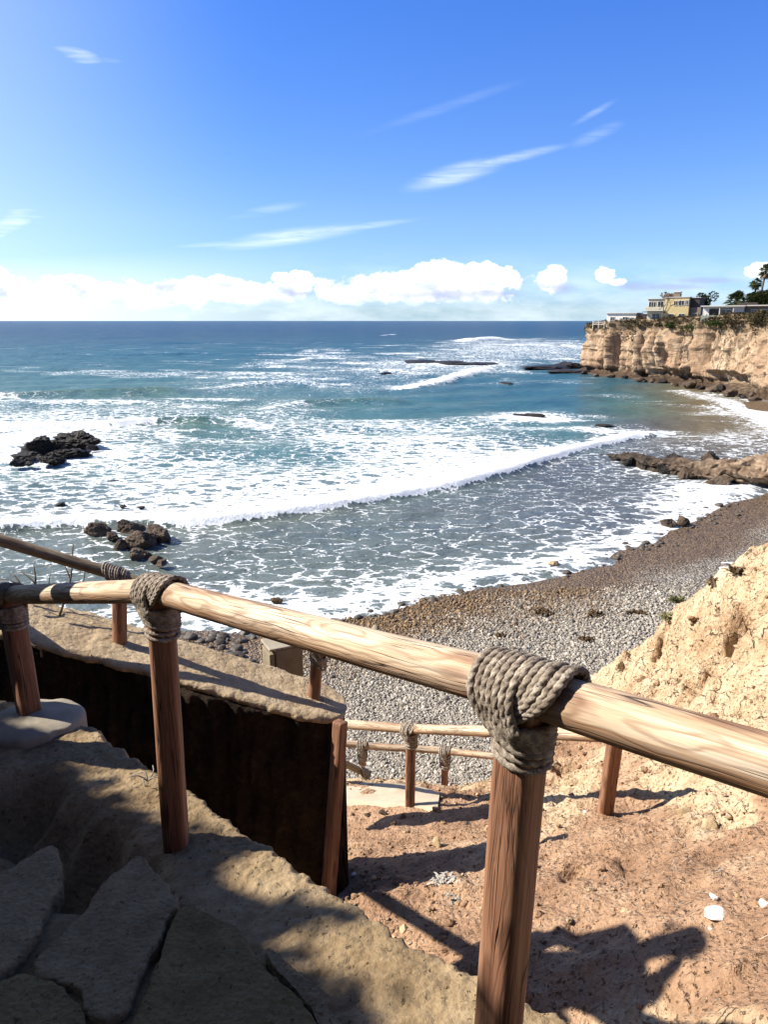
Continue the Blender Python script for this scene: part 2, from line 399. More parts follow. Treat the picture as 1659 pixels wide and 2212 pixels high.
# flat grey undersides and shaded right flanks
und = umax([ell(960, 636, 220, 15), ell(1060, 634, 110, 13), ell(1215, 624, 42, 16), ell(1365, 619, 60, 13), ell(1530, 606, 90, 8), ell(650, 634, 46, 10), ell(1450, 620, 90, 8)])
umask = g.rng(g.M('ADD', und, g.M('MULTIPLY', g.M('SUBTRACT', dw, .5), 1.3)), -.05, .9, 0, 1, True)
# thin streaks of high cloud
def streak(px, py, ax, ay, rot, k): return g.M('MULTIPLY', g.rng(ell(px, py, ax, ay, rot), 0, .85, 0, 1, True), k)
st = umax([streak(985, 376, 130, 26, -.24, 1.0), streak(1060, 352, 190, 14, -.21, .75), streak(1290, 290, 70, 17, -.38, .35), streak(1285, 243, 60, 9, -.5, .4), streak(620, 512, 200, 22, -.13, .9), streak(760, 492, 170, 9, -.12, .7),
           streak(570, 455, 110, 13, -.16, .42), streak(165, 118, 75, 22, .22, .8), streak(230, 130, 80, 12, .15, .3), streak(20, 480, 95, 34, -.35, 1.0), streak(60, 465, 70, 12, .12, .7), streak(0, 505, 80, 18, -.5, .7), streak(300, 575, 40, 10, -.15, .5),
           streak(950, 235, 220, 14, -.3, .16), streak(500, 525, 190, 9, -.06, .45), streak(60, 546, 60, 7, 0, .35)])
sn = g.noise(g.map(uv, (7, 75, 1), (0, 0, 0), (0, 0, .22)), 1, 7, .66, .5)
st = g.M('MULTIPLY', g.M('POWER', st, 1.15), g.rng(sn, .32, .66, .06, .95))
band = g.M('MULTIPLY', g.rng(e, .10, .0, 0, 1, True), g.rng(g.noise(g.map(uv, (9, 30, 1)), 1, 5, .6), .35, .75, .0, .65))
lft = g.M('MULTIPLY', g.rng(u, .05, -.55, 0, 1, True), g.rng(e, .11, .015, 0, .75, True))
g.nt.links.new(g.n('ShaderNodeCombineXYZ', None, X=xyz.outputs[0], Y=xyz.outputs[1], Z=g.M('MAXIMUM', xyz.outputs[2], .012)).outputs[0], sky.inputs[0])
base = sky.outputs[0]
hsv = g.n('ShaderNodeHueSaturation', None, Hue=.512, Saturation=1.18, Value=1.0, Color=base).outputs[0]
SKYK = .062
tint = g.ramp(g.M('ABSOLUTE', xyz.outputs[2]), [(0, (.63, .90, 1.6)), (.12, (.80, 1.0, 1.36)), (.40, (.55, 1.0, 1.62)), (.58, (.95, .95, 1.0)), (1.0, (.95, .95, 1.0))])
skyc = g.VM('SCALE', g.VM('MULTIPLY', hsv, tint), SKYK)
WH = .62
skyc = g.mix(g.M('MULTIPLY', g.M('MAXIMUM', g.M('MAXIMUM', band, lft), g.M('MAXIMUM', g.M('MULTIPLY', st, .75), g.rng(u, -.12, -.62, 0, .24, True))), front), skyc, (WH * .92, WH, WH * 1.02))
cin = g.rng(g.noise(g.map(uv, (20, 30, 1), (.013, -.011, 0)), 1, 5, .6), .34, .58, 0, 1, True)
skyc = g.mix(g.M('MULTIPLY', cmask, front), skyc, g.mix(g.M('MAXIMUM', cin, g.rng(e, .04, .062)), (.34, .385, .46), (WH * 1.1, WH * 1.1, WH * 1.1)))
skyc = g.mix(g.M('MULTIPLY', g.M('MULTIPLY', umask, .62), front), skyc, (.22, .255, .41))
bg = g.n('ShaderNodeBackground', None, Color=skyc, Strength=1.0)
# the colour above already carries the sky strength (SKYK)
wo = g.n('ShaderNodeOutputWorld'); w.node_tree.links.new(bg.outputs[0], wo.inputs[0])

# ---------------------------------------------------------------- shoreline and beach
WL = [(-900, 1720), (-500, 1560), (-200, 1460), (100, 1400), (300, 1362), (400, 1350), (480, 1352), (560, 1362), (640, 1345), (735, 1335), (850, 1310), (960, 1280), (1100, 1252), (1200, 1235), (1300, 1202), (1400, 1178),
      (1480, 1145), (1545, 1110), (1590, 1078), (1680, 1052), (1900, 1035)]
WL2 = [(2050, 980), (1900, 945), (1740, 920), (1670, 900), (1610, 876), (1540, 856), (1480, 846)]
WLW = np.array([onz(*p)[:2] for p in WL] + [onz(*p)[:2] for p in WL2])
LAND = np.concatenate([WLW, [[120, 200], [400, 200], [400, -60], [-60, -60]]])
def inside(poly, X, Y):
    r = np.zeros(X.shape, bool); n = len(poly)
    for i in range(n):
        x0, y0 = poly[i]; x1, y1 = poly[(i + 1) % n]
        if y0 == y1: continue
        c = ((y0 > Y) != (y1 > Y)) & (X < (x1 - x0) * (Y - y0) / (y1 - y0) + x0); r ^= c
    return r
def dist_poly(P, X, Y):
    d = np.full(X.shape, 1e9)
    for i in range(len(P) - 1):
        a = P[i]; b = P[i + 1] - a; t = np.clip(((X - a[0]) * b[0] + (Y - a[1]) * b[1]) / (b @ b), 0, 1)
        d = np.minimum(d, np.hypot(X - a[0] - t * b[0], Y - a[1] - t * b[1]))
    return d
def shore(X, Y): 
    d = dist_poly(WLW, X, Y); return np.where(inside(LAND, X, Y), d, -d)
def beach_z(X, Y):
    s = shore(X, Y) + .5 * fbm(v3(X, Y) * .35, 3, 3)
    z = np.where(s > 0, .11 * s - .0022 * np.clip(s, 0, 24) ** 2, .14 * s)
    return np.clip(z, -1.6, 1.9) + .05 * fbm(v3(X, Y) * .8, 8, 3), s
px, py = np.meshgrid(np.arange(-700, 2300, 9.0), np.r_[np.arange(2300, 1500, -9.0), np.arange(1500, 870, -2.2)])
BP = np.stack([onz(a, b)[:2] for a, b in zip(px.ravel(), py.ravel())])
bz, bs = beach_z(BP[:, 0], BP[:, 1])
def beach_mat():
    g = G('pebble_beach'); p = g.geo(); s = g.attr('shore')
    v1 = g.n('ShaderNodeTexVoronoi', None, Vector=p, Scale=12.0); d1 = v1.outputs['Distance']
    v2 = g.n('ShaderNodeTexVoronoi', None, Vector=p, Scale=25.0); d2 = v2.outputs['Distance']
    val = g.n('ShaderNodeSeparateColor', None, Color=v1.outputs['Color']).outputs[0]; val2 = g.n('ShaderNodeSeparateColor', None, Color=v2.outputs['Color']).outputs[1]
    big = g.noise(p, .35, 4, .6)
    f = g.M('ADD', g.M('MULTIPLY', val, .6), g.M('MULTIPLY', val2, .4))
    dry = g.ramp(f, [(.1, (.11, .096, .078)), (.5, (.31, .275, .23)), (.9, (.58, .53, .455))])
    wet = g.ramp(f, [(.1, (.06, .036, .017)), (.5, (.19, .12, .062)), (.9, (.34, .23, .13))])
    wm = g.rng(g.M('ADD', s, g.M('MULTIPLY', g.M('SUBTRACT', big, .5), 4.5)), 2.4, 5.2, 0, 1, True)
    col = g.mix(wm, wet, dry)
    col = g.mix(g.rng(d1, .36, .62, 0, .7), col, (.012, .010, .008))
    weed = g.rng(g.noise(g.map(p, (.8, .8, .8)), 1, 5, .7), .61, .68); col = g.mix(g.M('MULTIPLY', weed, .55), col, (.04, .027, .017))
    h = g.M('SUBTRACT', 1.0, g.M('ADD', g.M('MULTIPLY', d1, 1.0), g.M('MULTIPLY', d2, .4)))
    return g.done(g.pbr(col, g.rng(wm, 0, 1, .5, .9), g.bump(h, .09, 1.0), .25))
beach = struct(mk('beach', np.c_[BP, bz], grid_faces(*px.shape), beach_mat(), attrs={'shore': bs}))

# loose pebbles in the nearer part of the beach (nobody could count them)
rg = np.random.default_rng(5)
n = 95000
lx = rg.uniform(560, 1560, n); ly = 1235 + (1780 - 1235) * rg.uniform(0, 1, n) ** .85
PP = np.stack([onz(a, b, .9)[:2] for a, b in zip(lx, ly)])
pz, ps = beach_z(PP[:, 0], PP[:, 1]); k = ps > .15; PP, pz, ps = PP[k], pz[k], ps[k]; n = len(PP)
IV, IT = ICO[0]; IV1, IT1 = ICO[1]
dd = np.hypot(PP[:, 0], PP[:, 1])
r_ = rg.lognormal(-3.72, .34, n) * np.clip(dd / 17, .8, 1.5)
ax = np.stack([r_ * rg.uniform(.9, 1.5, n), r_ * rg.uniform(.7, 1.0, n), r_ * rg.uniform(.45, .8, n)], 1)
th = rg.uniform(0, 6.28, n); tl = rg.normal(0, .35, (n, 2))
def scatter(V, T, i):
    P = V[None] * ax[i][:, None]; m = len(P)
    P = P * (1 + .12 * rg.normal(size=(m, len(V), 1)))
    z = P[..., 2] + P[..., 0] * tl[i, :1] + P[..., 1] * tl[i, 1:]
    x = P[..., 0] * np.cos(th[i])[:, None] - P[..., 1] * np.sin(th[i])[:, None]; y = P[..., 0] * np.sin(th[i])[:, None] + P[..., 1] * np.cos(th[i])[:, None]
    W = np.stack([x + PP[i, :1], y + PP[i, 1:], z + (pz[i] + ax[i, 2] * .35)[:, None]], -1).reshape(-1, 3)
    return W, (T[None] + (np.arange(m) * len(V))[:, None, None]).reshape(-1, 3), len(V)
near = dd < 16.5
W1, T1, _ = scatter(IV1, IT1, np.where(near)[0]); W2, T2, _ = scatter(IV, IT, np.where(~near)[0])
tone = np.clip(rg.normal(.5, .18, n), 0, 1)
dry = np.array([.10, .088, .070]) + tone[:, None] ** 1.25 * np.array([.58, .525, .44]); wet = np.array([.055, .032, .014]) + tone[:, None] ** 1.3 * np.array([.36, .235, .12])
wmx = ss(1.8, 5.2, ps + 1.2 * rg.normal(size=n) + 2.2 * fbm(v3(PP[:, 0], PP[:, 1]) * .4, 4, 2))[:, None]
colr = wet * (1 - wmx) + dry * wmx
col = np.concatenate([np.repeat(colr[near], len(IV1), 0), np.repeat(colr[~near], len(IV), 0)])
g = G('loose_pebble'); M_PEB = g.done(g.pbr(g.mix(g.M('MULTIPLY', g.noise(g.geo(), 45, 3), .5), g.attr('tone', 'Color'), (.05, .045, .04)), .75, None, .25))
peb = mk('beach_pebbles', np.concatenate([W1, W2]), np.concatenate([T1, T2 + len(W1)]), M_PEB, attrs={'tone': col})
tag(peb, 'grey and brown rounded pebbles covering the beach below the railing', 'pebbles', None, 'stuff')

# ---------------------------------------------------------------- sea
FX = np.array([-300, 0, 150, 300, 450, 600, 750, 900, 1050, 1200, 1350, 1500, 1659, 1900.])
FT = """692 0 0 0 0 0 0 0 0 0 0 0 0 0 0
712 0 0 0 0 0 0 0 0 0 0 0 0 0 0
725 0 0 0 0 0 0 0 .02 .10 .10 .2 0 0 0
735 .0 .0 .0 .0 .0 .05 .06 .10 .50 .30 .25 0 0 0
750 .05 .05 .05 .05 .05 .10 .14 .22 .58 .60 .5 0 0 0
775 .04 .04 .04 .06 .12 .34 .36 .42 .50 .48 .3 0 0 0
800 .12 .12 .12 .12 .18 .30 .36 .50 .45 .02 0 0 0 0
825 .18 .18 .18 .20 .34 .42 .32 .34 .18 .02 .02 .05 .3 .4
850 .28 .28 .22 .22 .28 .24 .34 .22 .05 .05 .02 .18 .7 .7
875 .42 .42 .44 .46 .36 .42 .34 .15 .10 .10 .04 .06 .8 .8
900 .55 .55 .58 .50 .44 .50 .30 .14 .12 .20 .05 .04 .6 .7
925 .92 .92 .88 .70 .16 .52 .58 .42 .16 .14 .16 .12 .55 .6
950 .80 .80 .78 .55 .26 .46 .70 .72 .60 .34 .84 .60 .52 .5
975 .72 .72 .72 .62 .36 .34 .64 .68 .74 .82 .82 .50 .50 .5
1000 .64 .64 .66 .62 .56 .46 .60 .66 .86 .90 .60 .48 .50 .5
1030 .58 .58 .62 .62 .66 .70 .70 .86 .92 .48 .44 .46 .42 .4
1060 .56 .56 .58 .66 .68 .76 .92 .86 .38 .40 .44 .46 .42 .4
1090 .56 .56 .60 .66 .76 .92 .90 .34 .34 .40 .43 .46 .42 .4
1120 .56 .56 .66 .80 .92 .74 .32 .32 .35 .40 .43 .46 .4 .4
1150 .52 .52 .50 .47 .44 .39 .37 .38 .41 .43 .46 .44 .4 .4
1200 .50 .50 .50 .45 .43 .40 .39 .41 .44 .46 .5 .44 .4 .4
1250 .50 .50 .50 .47 .45 .47 .48 .47 .49 .52 .5 .4 .4 .4
1300 .46 .46 .46 .50 .50 .52 .58 .56 .54 .5 .5 .4 .4 .4
1350 .50 .50 .50 .50 .50 .52 .56 .55 .5 .5 .5 .4 .4 .4
1500 .50 .50 .50 .50 .50 .50 .50 .50 .5 .5 .5 .4 .4 .4"""
FT = np.array([[float(v) for v in l.split()] for l in FT.split('\n')]); FY, FV = FT[:, 0], FT[:, 1:]
def table(X, Y, xs, ys, T):
    i = np.clip(np.searchsorted(xs, X) - 1, 0, len(xs) - 2); j = np.clip(np.searchsorted(ys, Y) - 1, 0, len(ys) - 2)
    a = np.clip((X - xs[i]) / (xs[i + 1] - xs[i]), 0, 1); b = np.clip((Y - ys[j]) / (ys[j + 1] - ys[j]), 0, 1)
    if T.ndim == 3: a, b = a[..., None], b[..., None]
    return T[j, i] * (1 - a) * (1 - b) + T[j, i + 1] * a * (1 - b) + T[j + 1, i] * (1 - a) * b + T[j + 1, i + 1] * a * b
# body colour of the water, deep to shallow
WX = np.array([0, 400, 800, 1200, 1330, 1480, 1659.]); WY = np.array([693, 715, 760, 830, 880, 930, 1000, 1100, 1250, 1400.])
deep, blue, teal, green, grey, brown, slate = (.006, .042, .088), (.024, .088, .118), (.048, .122, .122), (.062, .124, .102), (.080, .100, .086), (.125, .100, .052), (.066, .076, .082)
WC = np.array([[deep] * 7, [deep, deep, deep, deep, deep, deep, deep], [blue] * 7, [teal, teal, blue, blue, blue, brown, brown], [teal, green, teal, blue, green, brown, brown], [green, green, teal, teal, slate, brown, brown],
               [teal, teal, teal, slate, slate, slate, slate], [grey, grey, grey, slate, slate, slate, slate], [grey, grey, grey, grey, slate, slate, slate], [grey] * 7])
rows = np.r_[np.arange(1560, 790, -2.0), np.arange(790, 720, -1.0), np.arange(720, 700, -.5), np.arange(700, 694.6, -.3)]
cols = np.r_[np.arange(-3200, -150, 90.0), np.arange(-150, 1790, 4.2), np.arange(1790, 4200, 90.0)]
qx, qy = np.meshgrid(cols, rows)
kx = (qx - CX) / F; kv = -(qy - CY) / F; kk = -CH / (-SP + kv * CP)
SX, SY = kx * kk, (CP + kv * SP) * kk
far = [14000, 25000, 60000]
for f_ in far:
    SX = np.concatenate([SX, (SX[-1] / SY[-1] * f_)[None]]); SY = np.concatenate([SY, np.full((1, SX.shape[1]), float(f_))])
    qx = np.concatenate([qx, qx[-1:]]); qy = np.concatenate([qy, np.full((1, qx.shape[1]), 693.2)])
WPt = v3(SX, SY)
dist = np.hypot(SX, SY)
# swell and breakers
amp = ss(15, 60, dist) * (1 - ss(400, 1500, dist))
Z = amp * (.16 * np.sin((SY * .96 - SX * .28 + 2.5 * fbm(WPt * .02, 2, 2) * 3) / 13 * 6.28) + .10 * fbm(v3(SX * .10, SY * .22), 7, 3)) + .05 * fbm(v3(SX * .5, SY * .9), 9, 3) * (1 - ss(100, 200, dist))
FRONT = [(-300, 1165), (0, 1150), (120, 1140), (250, 1133), (400, 1138), (500, 1132), (570, 1122), (700, 1102), (850, 1073), (1000, 1046), (1100, 1022), (1200, 994), (1300, 962), (1380, 943), (1450, 935)]
def crest(pts, h, wb, wf, taper=.12):
    """a wave crest: long back, steep front on the shore side"""
    P = resample(np.array([onz(*p)[:2] for p in pts]), 60); out = np.zeros(SX.shape)
    bb = (SX > P[:, 0].min() - wb * 4) & (SX < P[:, 0].max() + wb * 4) & (SY > P[:, 1].min() - wb * 4) & (SY < P[:, 1].max() + wb * 4)
    X, Y = SX[bb], SY[bb]; best = np.full(X.shape, 1e9); sg = np.zeros(X.shape); tt = np.zeros(X.shape)
    for i in range(len(P) - 1):
        a = P[i]; b = P[i + 1] - a; t = np.clip(((X - a[0]) * b[0] + (Y - a[1]) * b[1]) / (b @ b), 0, 1)
        dx, dy = X - a[0] - t * b[0], Y - a[1] - t * b[1]; d = np.hypot(dx, dy); m = d < best
        best = np.where(m, d, best); sg = np.where(m, np.sign(b[0] * dy - b[1] * dx), sg); tt = np.where(m, (i + t) / (len(P) - 1), tt)
    wv = 1 + .35 * fbm(v3(X, Y) * .5, 12, 3)
    pr = np.where(sg > 0, np.exp(-(best / (wb * wv)) ** 2), np.exp(-(best / (wf * wv)) ** 2)) * np.clip(np.minimum(tt, 1 - tt) / taper, 0, 1)
    out[bb] = h * pr; return out, bb, np.where(sg > 0, best, -best), tt
foam = table(qx + 26 * fbm(v3(SX * .10, SY * .06), 21, 3), qy + 9 * fbm(v3(SX * .08, SY * .05), 25, 3), FX, FY, FV)
foam = foam + .13 * fbm(v3(SX * .22, SY * .10), 31, 4) * ss(.04, .3, foam) + .05 * fbm(v3(SX * .9, SY * .7), 35, 3) * ss(.1, .3, foam)
wcol = table(qx + 60 * fbm(WPt * .05, 41, 2), qy + 10 * fbm(WPt * .05, 45, 2), WX, WY, WC)
def addcrest(pts, h, wb, wf, f_back=0.0, len_back=1.0, f_front=None, taper=.12, t0=0, t1=1, tint=None, lf=1.0):
    global Z, foam, wcol
    z, bb, sd, tt = crest(pts, h, wb, wf, taper); Z = Z + z
    f0 = foam[bb]; rag = .35 * len_back * fbm(v3(SX[bb], SY[bb]) * .8, 55, 3)
    on = ((tt >= t0) & (tt <= t1)) * 1.0
    f0 = f0 + f_back * on * np.where(sd + rag > 0, np.exp(-((sd + rag) / len_back) ** 2), np.exp(-(sd / (wf * .9)) ** 2))
    if f_front is not None: f0 = np.where((sd + .4 * rag < -wf * .9) & (sd > -9) & (tt > .001) & (tt < .999), np.minimum(f0, f_front), f0)
    foam[bb] = f0
    if tint is not None:
        m = (np.clip((z[bb] / h - .4) / .6, 0, 1) * (1 - on if t1 < 1 or t0 > 0 else 1))[:, None]; wcol[bb] = wcol[bb] * (1 - m) + np.array(tint) * m
addcrest(FRONT, .42, 2.2, .45, .55, 2.0, .36, .03)
addcrest([(-200, 940), (0, 936), (130, 930), (250, 925), (330, 918), (400, 915), (480, 917), (560, 922)], .8, 2.2, .8, .75, 2.4, None, .2, 0, .66, (.034, .088, .058))
addcrest([(-200, 862), (0, 858), (160, 853), (330, 848), (450, 858)], .75, 3.5, 1.7, .12, 1.5, None, .25, .0, .05, (.05, .10, .058))
addcrest([(560, 884), (660, 872), (800, 868), (960, 872)], .5, 2.6, 1.4, .25, 1.2, None, .25, 0, .3, (.045, .10, .07))
addcrest([(880, 840), (960, 826), (1020, 808), (1060, 795)], .6, 3, 1.2, .8, 3.2, None, .15)
addcrest([(1000, 737), (1060, 733), (1110, 734)], 1.5, 7, 4, .6, 6, None, .2)
addcrest([(1090, 745), (1180, 748), (1260, 750)], .7, 6, 3, .3, 6, None, .2)
addcrest([(640, 778), (720, 775)], .6, 5, 3, .5, 4, None, .3)
addcrest([(830, 724), (850, 723)], .5, 5, 3, .7, 5, None, .3)
addcrest([(420, 842), (520, 832), (640, 826), (700, 834)], .35, 2.5, 1.3, .32, 1.6, None, .2)
addcrest([(680, 803), (800, 800), (900, 806)], .4, 3, 1.6, .30, 2.2, None, .2)
addcrest([(200, 768), (420, 764), (600, 768)], .5, 5, 2.5, .0, 1, None, .3)
addcrest([(500, 795), (560, 790), (680, 796)], .45, 4, 2, .28, 2, None, .3)
addcrest([(-200, 800), (60, 796), (250, 802)], .5, 4, 2, .12, 2, None, .3)
for yy_, x0_, x1_ in ((742, 100, 700), (730, -100, 500), (722, 500, 1100), (714, 100, 900), (757, 450, 850)):
    addcrest([(x0_, yy_ + 1), ((x0_ + x1_) / 2, yy_), (x1_, yy_ + 1)], .45, 9, 5, .0, 1, None, .3)
# surf along the shore
sh = shore(SX, SY); foam = foam + .30 * np.exp(-((sh + 1.0) / 1.3) ** 2) * (dist < 45) + .5 * np.exp(-((sh + 1.5) / 2.2) ** 2) * (dist >= 45)
Z = Z + .10 * np.exp(-((sh + .6) / .8) ** 2)
ROCKFOAM = []
strk = ridged(v3(SX * .018 + 3, SY * .085 + .02 * SX), 47, 4, .6) + .35 * fbm(v3(SX * .12, SY * .3), 48, 3)
foam = foam + .34 * ss(.42, .78, strk) * ss(52, 75, dist) * (1 - ss(330, 620, dist)) * (foam < .45)
foam = np.clip(foam, 0, 1.25)
def sea_mat():
    g = G('sea_water'); p = g.geo(); foam = g.attr('foam'); body = g.attr('body', 'Color')
    ps = g.map(p, (1, 1, 0)); 
    wv = g.VM('ADD', g.VM('SCALE', g.VM('SUBTRACT', g.noise(ps, .55, 3, .6, col=True), (.5, .5, .5)), 1.1), g.VM('SCALE', g.VM('SUBTRACT', g.noise(ps, 2.2, 3, .65, col=True), (.5, .5, .5)), .42))
    q = g.VM('ADD', ps, wv); q2 = g.map(q, (.72, 1.15, 1), (0, 0, 0), (0, 0, .25))
    e1 = g.vor(q2, .86, 'DISTANCE_TO_EDGE'); e2 = g.vor(g.VM('ADD', q2, (4.3, 1.7, 0)), 2.5, 'DISTANCE_TO_EDGE')
    l1 = g.rng(e1, 0, .30); l2 = g.rng(e2, 0, .26)
    nz = g.noise(g.map(ps, (1, 1.5, 1)), 1.6, 6, .65); big = g.noise(ps, .33, 3, .55)
    fld = g.M('ADD', g.M('ADD', g.M('MULTIPLY', g.M('POWER', l1, .8), .50), g.M('MULTIPLY', l2, .34)), g.M('ADD', g.M('MULTIPLY', nz, .30), g.M('MULTIPLY', big, .26)))
    # fld is about .2 on strands, .9 in open cells
    th = g.M('ADD', g.M('MULTIPLY', foam, .95), .085)
    mk_ = g.rng(g.M('SUBTRACT', th, fld), -.06, .10, 0, 1, True)
    mk_ = g.M('MULTIPLY', mk_, g.rng(foam, .015, .10))
    veil = g.M('MULTIPLY', g.rng(foam, .15, .9), g.rng(g.noise(ps, .8, 4, .6), .3, .7, .10, .42))
    n1 = g.noise(g.map(p, (.55, 1.1, .5), (0, 0, 0), (0, 0, .2)), 1, 4, .6, .3); n2 = g.noise(g.map(p, (1, 1.7, 1)), 2.6, 4, .65); n3 = g.noise(p, .11, 3, .5)
    h = g.M('ADD', g.M('ADD', g.M('MULTIPLY', n1, .5), g.M('MULTIPLY', n2, .12)), g.M('MULTIPLY', n3, 2.0))
    cd = g.n('ShaderNodeVectorMath', {'operation': 'LENGTH'}, i0=p).outputs['Value']
    nb = g.bump(h, .75, g.rng(cd, 60, 500, 1.0, 1.6))
    fr = g.M('MINIMUM', g.n('ShaderNodeFresnel', None, IOR=1.333, Normal=nb).outputs[0], .38)
    water = g.n('ShaderNodeMixShader', None, i0=fr, i1=g.n('ShaderNodeBsdfDiffuse', None, Color=g.mix(veil, body, (.32, .37, .38)), Normal=nb).outputs[0], i2=g.n('ShaderNodeBsdfGlossy', None, Roughness=.17, Normal=nb).outputs[0]).outputs[0]
    fb = g.bump(g.M('ADD', g.M('MULTIPLY', nz, .6), g.M('MULTIPLY', g.noise(p, 7, 4, .7), .3)), .22, 1.0)
    fo = g.pbr(g.mix(g.rng(nz, .3, .62), (.50, .53, .55), (.72, .74, .75)), .75, fb, .1)
    return g.done(g.n('ShaderNodeMixShader', None, i0=mk_, i1=water, i2=fo).outputs[0])
# foam gathers round rocks that stand in the water
for (x, y, r0, k0) in ((110, 985, 6, .25), (270, 1165, 3.4, .10), (1145, 900, 4.5, .75), (1310, 925, 3, .3), (1100, 830, 4, .25), (980, 785, 14, .35), (1150, 800, 6, .2), (1400, 1010, 3, .2), (1465, 1135, 1.5, .1)):
    c_ = onz(x, y); foam = foam + k0 * np.exp(-(((SX - c_[0]) / (r0 * 1.2)) ** 2 + ((SY - c_[1]) / r0) ** 2))
WPt[..., 2] = Z
sea = struct(mk('sea', WPt.reshape(-1, 3), grid_faces(*SX.shape), sea_mat(), attrs={'foam': foam.ravel(), 'body': wcol.reshape(-1, 3)}))
sea['label'] = 'blue green sea with white surf rolling into the cove'
# ---------------------------------------------------------------- dirt slope under the railing and the bluff on the right
ctl = []
for t in """740 1940 5.2;900 2040 4.6;1030 2080 4.25;1200 2180 3.75;1300 2230 3.6;1300 2050 3.9;1440 2040 3.85;1659 2212 3.05;1659 2000 3.7;1659 1830 4.55;1550 1965 3.9;1450 1735 5.95;1308 1753 6.0;1160 1775 6.6;1040 1790 7.2;890 1748 7.9;740 1748 8.3
740 1850 6.5;900 1900 5.8;1000 1850 6.1;1200 1900 4.95;1400 1850 5.0;1500 1800 5.15;1850 2250 2.7;1850 1900 3.7;700 1700 8.9;860 1695 8.8;1000 1712 8.5
1180 1600 8.6;1200 1700 7.5;1300 1640 7.4;1400 1660 6.7;1500 1650 6.2;1480 1700 6.0;1580 1740 5.3;1659 1700 5.15;1659 1600 5.7;1659 1500 6.2;1659 1400 6.7;1659 1300 7.3;1659 1170 8.2;1620 1205 8.4;1560 1245 8.7
1500 1600 6.8;1500 1500 7.5;1500 1400 8.3;1500 1288 9.2;1420 1375 9.6;1400 1550 7.8;1400 1450 8.9;1380 1405 9.8;1300 1550 8.6;1300 1455 10.0;1220 1500 10.3;1180 1540 10.2;1850 1700 4.9;1850 1500 5.8;1850 1200 7.2;1850 1000 8.2;2100 1000 7.6;2100 1800 4.3;2100 2300 2.9""".replace('\n', ';').split(';'):
    ctl.append(at(*map(float, t.split())))
for (x, y, d) in ((1659, 1170, 8.2), (1560, 1245, 8.7), (1500, 1288, 9.2), (1420, 1375, 9.6), (1300, 1455, 10.0), (1220, 1500, 10.3), (1850, 1000, 8.2)):
    p = at(x, y, d); ctl += [p + [.25, .9, -1.3], p + [.7, 3.0, -5.2], p + [1.5, 6.0, -8.0]]
for (x, y, d) in ((960, 1707, 9.6), (1060, 1728, 9.5), (860, 1697, 9.3)): ctl += [at(x, y, d)]
for px_ in (700, 780, 860, 950, 1035): ctl += [at(px_, 1713, 10.0), at(px_, 1716, 11.2), at(px_, 1716, 12.6)]
ctl += [at(1085, 1722, 9.4), at(1100, 1700, 10.6)]
for q in ((.8, 12.5, -8.6), (2, 12.6, -8.4), (-1.5, 12.5, -9), (-3, 4, -5.3), (-2, 4.4, -5.2), (-1, 4.5, -4.8), (-4, 6.5, -6.5), (-2, 7.5, -6.6), (-.8, 7.2, -5.6), (-6, 8, -9.2), (-4, 11, -9.2), (0, 14, -9.6), (4, 15, -9.6), (-1, 3, -4.2), (0, 2.4, -3.8), (1, 1.5, -3.4), (2, .5, -3.0), (-3, 2.5, -4.6)):
    ctl.append(np.array(q) + [0, 0, CH])
ctl = np.array(ctl)
def rbf_fit(P, z, lam=.02):
    D = np.linalg.norm(P[:, None] - P[None], axis=2); n = len(P); A = np.zeros((n + 3, n + 3))
    A[:n, :n] = -D + np.eye(n) * lam; A[:n, n] = 1; A[:n, n + 1:] = P; A[n, :n] = 1; A[n + 1:, :n] = P.T
    return np.linalg.solve(A, np.r_[z, 0, 0, 0])
KW = rbf_fit(ctl[:, :2], ctl[:, 2])
def dirt0(X, Y):
    z = KW[-3] + KW[-2] * X + KW[-1] * Y
    for (a, b, _), k in zip(ctl, KW): z = z - k * np.sqrt((X - a) ** 2 + (Y - b) ** 2 + .01)
    return z
def slope_of(X, Y): 
    z = dirt0(X, Y); return z, np.hypot(dirt0(X + .15, Y) - z, dirt0(X, Y + .15) - z) / .15
def dirt_z(X, Y):
    z, s = slope_of(X, Y); P = v3(X, Y, z); k = np.clip((s - .3) / 1.0, 0, 1)
    z = z + (.05 + .13 * k) * fbm(P * 1.1, 61, 4) + (.032 + .12 * k) * fbm(P * 3.6, 65, 4, .6) + (.018 + .045 * k) * fbm(P * 13, 69, 3, .6) + .11 * k * ridged(P * np.array([2.2, 2.2, 1.0]), 73, 4, .6) + .05 * k * ridged(P * 6, 75, 3)
    pit = np.clip(fbm(P * 2.6, 77, 2) - .38, 0, 1); z = z - 1.1 * k * pit
    for a, r, dp in DIRT_MARKS:
        z = z + dp * np.exp(-((X - a[0]) ** 2 + (Y - a[1]) ** 2) / r ** 2)
    return z
DIRT_MARKS = []
def hit(px, py, fn=None):
    """where the measured direction meets the dirt"""
    fn = fn or (lambda x, y: dirt_z(x, y)); d = np.arange(1.5, 14, .02)
    P = np.stack([at(px, py, k) for k in d]); b = P[:, 2] < fn(P[:, 0], P[:, 1]); i = np.argmax(b) if b.any() else -1
    return P[i]
DIRT_MARKS = [(hit(1600, 1765), .10, -.30), (hit(1500, 1730), .07, -.12), (hit(1560, 1420), .14, -.25), (hit(1500, 1430), .12, -.2), (hit(1640, 1300), .2, -.45), (hit(1600, 1335), .14, -.3), (hit(1430, 1395), .09, -.18), (hit(1600, 1490), .13, -.22), (hit(1540, 1590), .08, -.15), (hit(1440, 1570), .1, -.15)]
